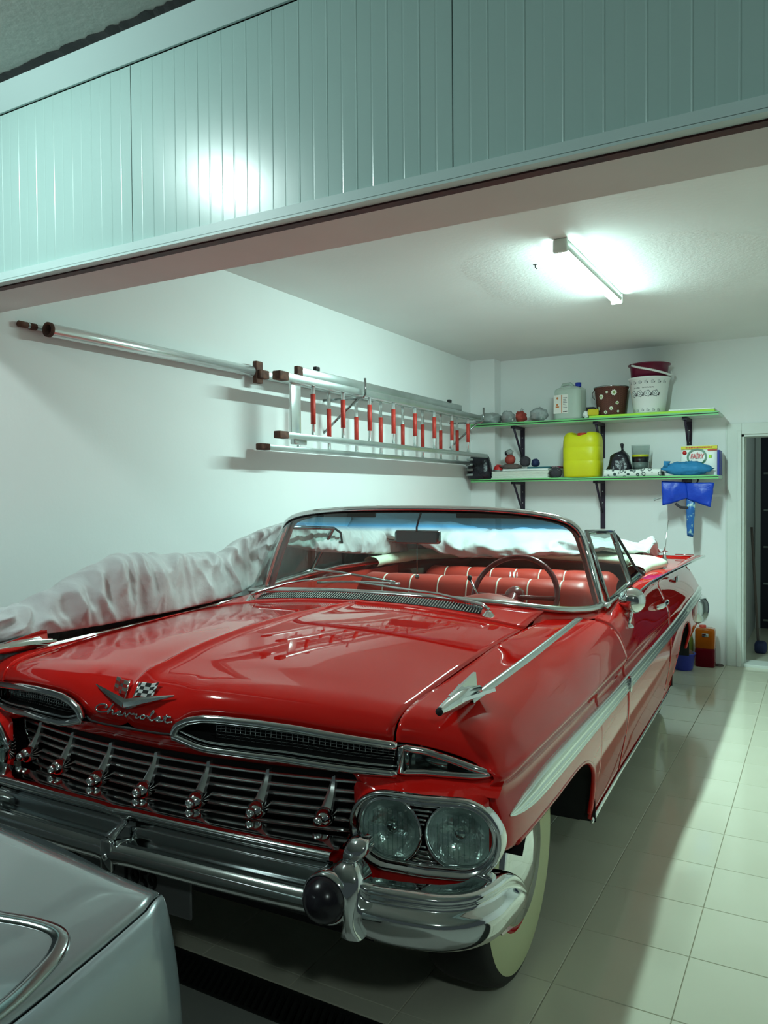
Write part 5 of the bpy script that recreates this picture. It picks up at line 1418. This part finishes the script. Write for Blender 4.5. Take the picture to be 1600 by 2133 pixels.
# clear tub
CT = thing('plastic_tub', 'clear plastic tub with a black and yellow band right of the knotted bag', 'tub', (-1.322, 6.74, S2 + .045))
MB().lathe([(0, .0), (.062, .0), (.066, .01), (.075, .215), (.078, .217), (.073, .215), (.063, .012), (0, .006)], 28).build('shell', 'thin_plastic', CT)
MB().lathe([(0, .012), (.060, .012), (.064, .075), (0, .078)], 24).build('contents', 'grey_film', CT)
MB().lathe([(.0655, .078), (.0705, .118), (0, .118)], 24).build('black_band', 'bin_black', CT); MB().lathe([(.068, .119), (.0705, .138), (0, .138)], 24).build('yellow_band', 'fairy_yellow', CT)
tag(boxo('dark_book', (-1.385, 6.672, S2 + .002), (-1.15, 6.86, S2 + .044), 'cloth_dark'), 'flat dark case under the clear plastic tub', 'case')
pr_ = thing('patterned_roll', 'white patterned paper roll lying at the front of the lower shelf', 'roll', (-1.36, 6.627, S2))
G = []
for i in range(24):
    x = -.235 + .455 * i / 23; r = .030 + .005 * noise((x, 0, 0), 12, 2); G.append([(x, r * .8 * math.cos(a) + .003, max(.001, r + r * math.sin(a))) for a in np.linspace(0, 2 * PI, 17)[:-1]])
m = MB().grid(np.array(G), closed_v=True); m.add(G[0], [tuple(range(16))]); m.add(G[-1], [tuple(range(16))]); m.build('sheet', 'patterned_roll', pr_)
BF = thing('blue_film_bag', 'crumpled blue translucent bag in front of the detergent pack', 'bag', (-.945, 6.645, S2))
blob('film', (0, 0, .056), (.175, .045, .056), 'blue_film', parent=BF, amp=.3, fs=9, seed=41); 
MB().tube([(-.15, .0, .07), (-.165, -.005, .115), (-.13, .0, .10)], [.03, .012, .02], 8).build('tail', 'blue_film', BF)
# detergent pack: FAIRY
FB = thing('detergent_pack', 'white and yellow FAIRY dishwasher pack on the lower shelf', 'pack', (-.862, 6.745, S2))
G = superbox(.140, .045, .245, [(0, 1, 1), (.02, 1.0, 1), (.5, 1.0, .9), (.93, .985, .45), (.985, .97, .30), (1.0, .93, .2), (1.0, .01, .01)], e=7, n=48)
MB().grid(G, closed_v=True).build('pouch', 'white_plastic', FB)
MB().box((-.136, -.0335, .213), (.136, -.016, .238)).build('yellow_header', 'fairy_yellow', FB, smooth=False)
def fy(z): return -.0465 + .018 * max(0, (z - .12) / .125)
ring = MB(); G = [[(-.015 + r * 1.1 * math.cos(a), fy(.150 + r * math.sin(a)) - .0012, .150 + r * math.sin(a)) for a in np.linspace(0, 2 * PI, 49)[:-1]] for r in (.056, .069)]
ring.grid(G, closed_v=True, flip=True).build('logo_ring', 'fairy_green', FB, smooth=False)
text_mesh('logo_text', 'FA\u0130RY', .052, 'fairy_red', FB, .0008, (-.015, fy(.155) - .003, .154), (PI / 2 - .14, 0, 0), (.68, 1.05, 1), .2, bold=.0012)
hm_ = MB(); hx = -.10     # illegible small print, only dashes
while hx < .095:
    w = rnd.uniform(.006, .012); hm_.box((hx, -.0350, .221), (hx + w, -.0336, .2315)); hx += w + .003
hm_.build('header_print', 'cap_red', FB, smooth=False)
MB().lathe([(0, -.001), (.016, -.001), (.016, .003)], 20, (-.108, fy(.186) - .001, .186), 'y').build('offer_dot', 'fairy_red', FB)
MB().box((.065, fy(.203) - .006, .199), (.136, fy(.203) - .002, .208)).build('offer_tab', 'cap_red', FB, smooth=False)
MB().rbox((.075, fy(.15) - .004, .140), (.095, fy(.15) - .001, .165), .002, 1).build('leaf_print', 'lime', FB, smooth=False)
tag(bevel(boxo('blue_box', (-.722, 6.68, S2), (-.705, 6.86, S2 + .20), 'navy_box')), 'narrow dark blue box at the right end of the lower shelf', 'box')
# hanging blue bag
HB_ = thing('hanging_blue_bag', 'bright blue folded bag hanging below the lower shelf', 'bag', (-.945, 6.70, 1.30))
def sheet_bag(P4, m, name, seed, th=.016):
    A = np.array(P4); G = []
    for i in range(13):
        u = i / 12; row = []
        for j in range(13):
            v = j / 12; p = (A[0] * (1 - u) + A[1] * u) * (1 - v) + (A[3] * (1 - u) + A[2] * u) * v
            row.append(p + np.array([.004 * noise(p, 25, seed), -.018 * math.sin(PI * u) * math.sin(PI * v) + .012 * noise(p, 14, seed + 1), .004 * noise(p, 25, seed + 2)]))
        G.append(row)
    o = MB().grid(np.array(G)).build(name, m, HB_); solid(o, th, 0); return o
sheet_bag([(-.195, -.05, .215), (-.005, -.03, .200), (.005, -.03, .075), (-.185, -.05, .015)], 'blue_bag', 'left_lobe', 51)
sheet_bag([(-.010, -.03, .195), (.205, -.05, .195), (.178, -.05, .0), (.0, -.03, .070)], 'blue_bag', 'right_lobe', 53)
sheet_bag([(-.005, -.02, .08), (.06, -.02, .06), (.045, -.02, -.24), (.0, -.02, -.23)], 'blue_print', 'strap', 55, .012)
MB().tube([(-.09, -.03, .03), (-.05, -.03, .0), (.01, -.03, -.005)], .011, 6).build('loop', 'cloth_dark', HB_)
MB().tube([(-.19, -.05, .085), (-.255, -.05, .060)], .009, 6, sx=.4).build('tie', 'bag_clear', HB_)
MB().tube([(.08, .0, .229), (.08, -.02, .21), (.07, -.04, .19)], .006, 6).build('hook', 'bracket', HB_)

# --- things on the floor by the back wall
OC = thing('liquid_canister', 'orange and red liquid canister on the floor by the door casing', 'canister', (-.822, 6.80, 0))
G = superbox(.078, .055, .15, [(0, .92, .92), (.03, 1, 1), (.9, 1, 1), (1.0, .97, .97), (1.0, .01, .01)], e=5); MB().grid(G, closed_v=True).build('lower_half', 'red_liquid', OC)
G = superbox(.078, .055, .165, [(0, .97, .97), (.05, 1, 1), (.85, 1, 1), (.96, .92, .9), (1.0, .7, .7), (1.0, .01, .01)], e=5); G[..., 2] += .152; MB().grid(G, closed_v=True).build('upper_half', 'orange_liquid', OC)
MB().lathe([(.026, .0), (.026, .02), (.0, .02)], 16, (-.02, -.0, .315)).build('cap', 'cap_red', OC)
MB().rbox((-.02, -.060, .245), (.03, -.054, .275), .004, 1).build('mark', 'chrome_dark', OC)
BB = thing('blue_basin', 'small blue plastic basin behind the rear wheel of the red car', 'basin', (-.965, 6.60, 0))
MB().lathe([(0, .003), (.068, .0), (.075, .01), (.090, .125), (.098, .127), (.098, .135), (.086, .134), (.072, .015), (0, .012)], 36).build('shell', 'basin_blue', BB)
blob('basin_rag', (-.965, 6.60, .135), (.07, .06, .035), 'rag', 'brown rag lying in the blue basin', 'rag', amp=.3, seed=61)
gbx = thing('green_bottle', 'olive green bottle standing behind the blue basin', 'bottle', (-.955, 6.84, 0))
MB().lathe([(0, .0), (.034, .0), (.036, .01), (.036, .20), (.026, .24), (.014, .26), (.014, .285)], 20).build('body', 'green_bottle', gbx)
MB().lathe([(.016, .28), (.016, .305), (0, .305)], 14).build('cap', 'cap_red', gbx)
dw = MB().lathe([(.0, .012), (.03, .012), (.036, .006), (.036, 0)], 18, (-.725, 6.86, 0)).build('door_stop', 'cloth_brown'); tag(dw, 'small round brown stopper on the floor beside the door casing', 'stopper')
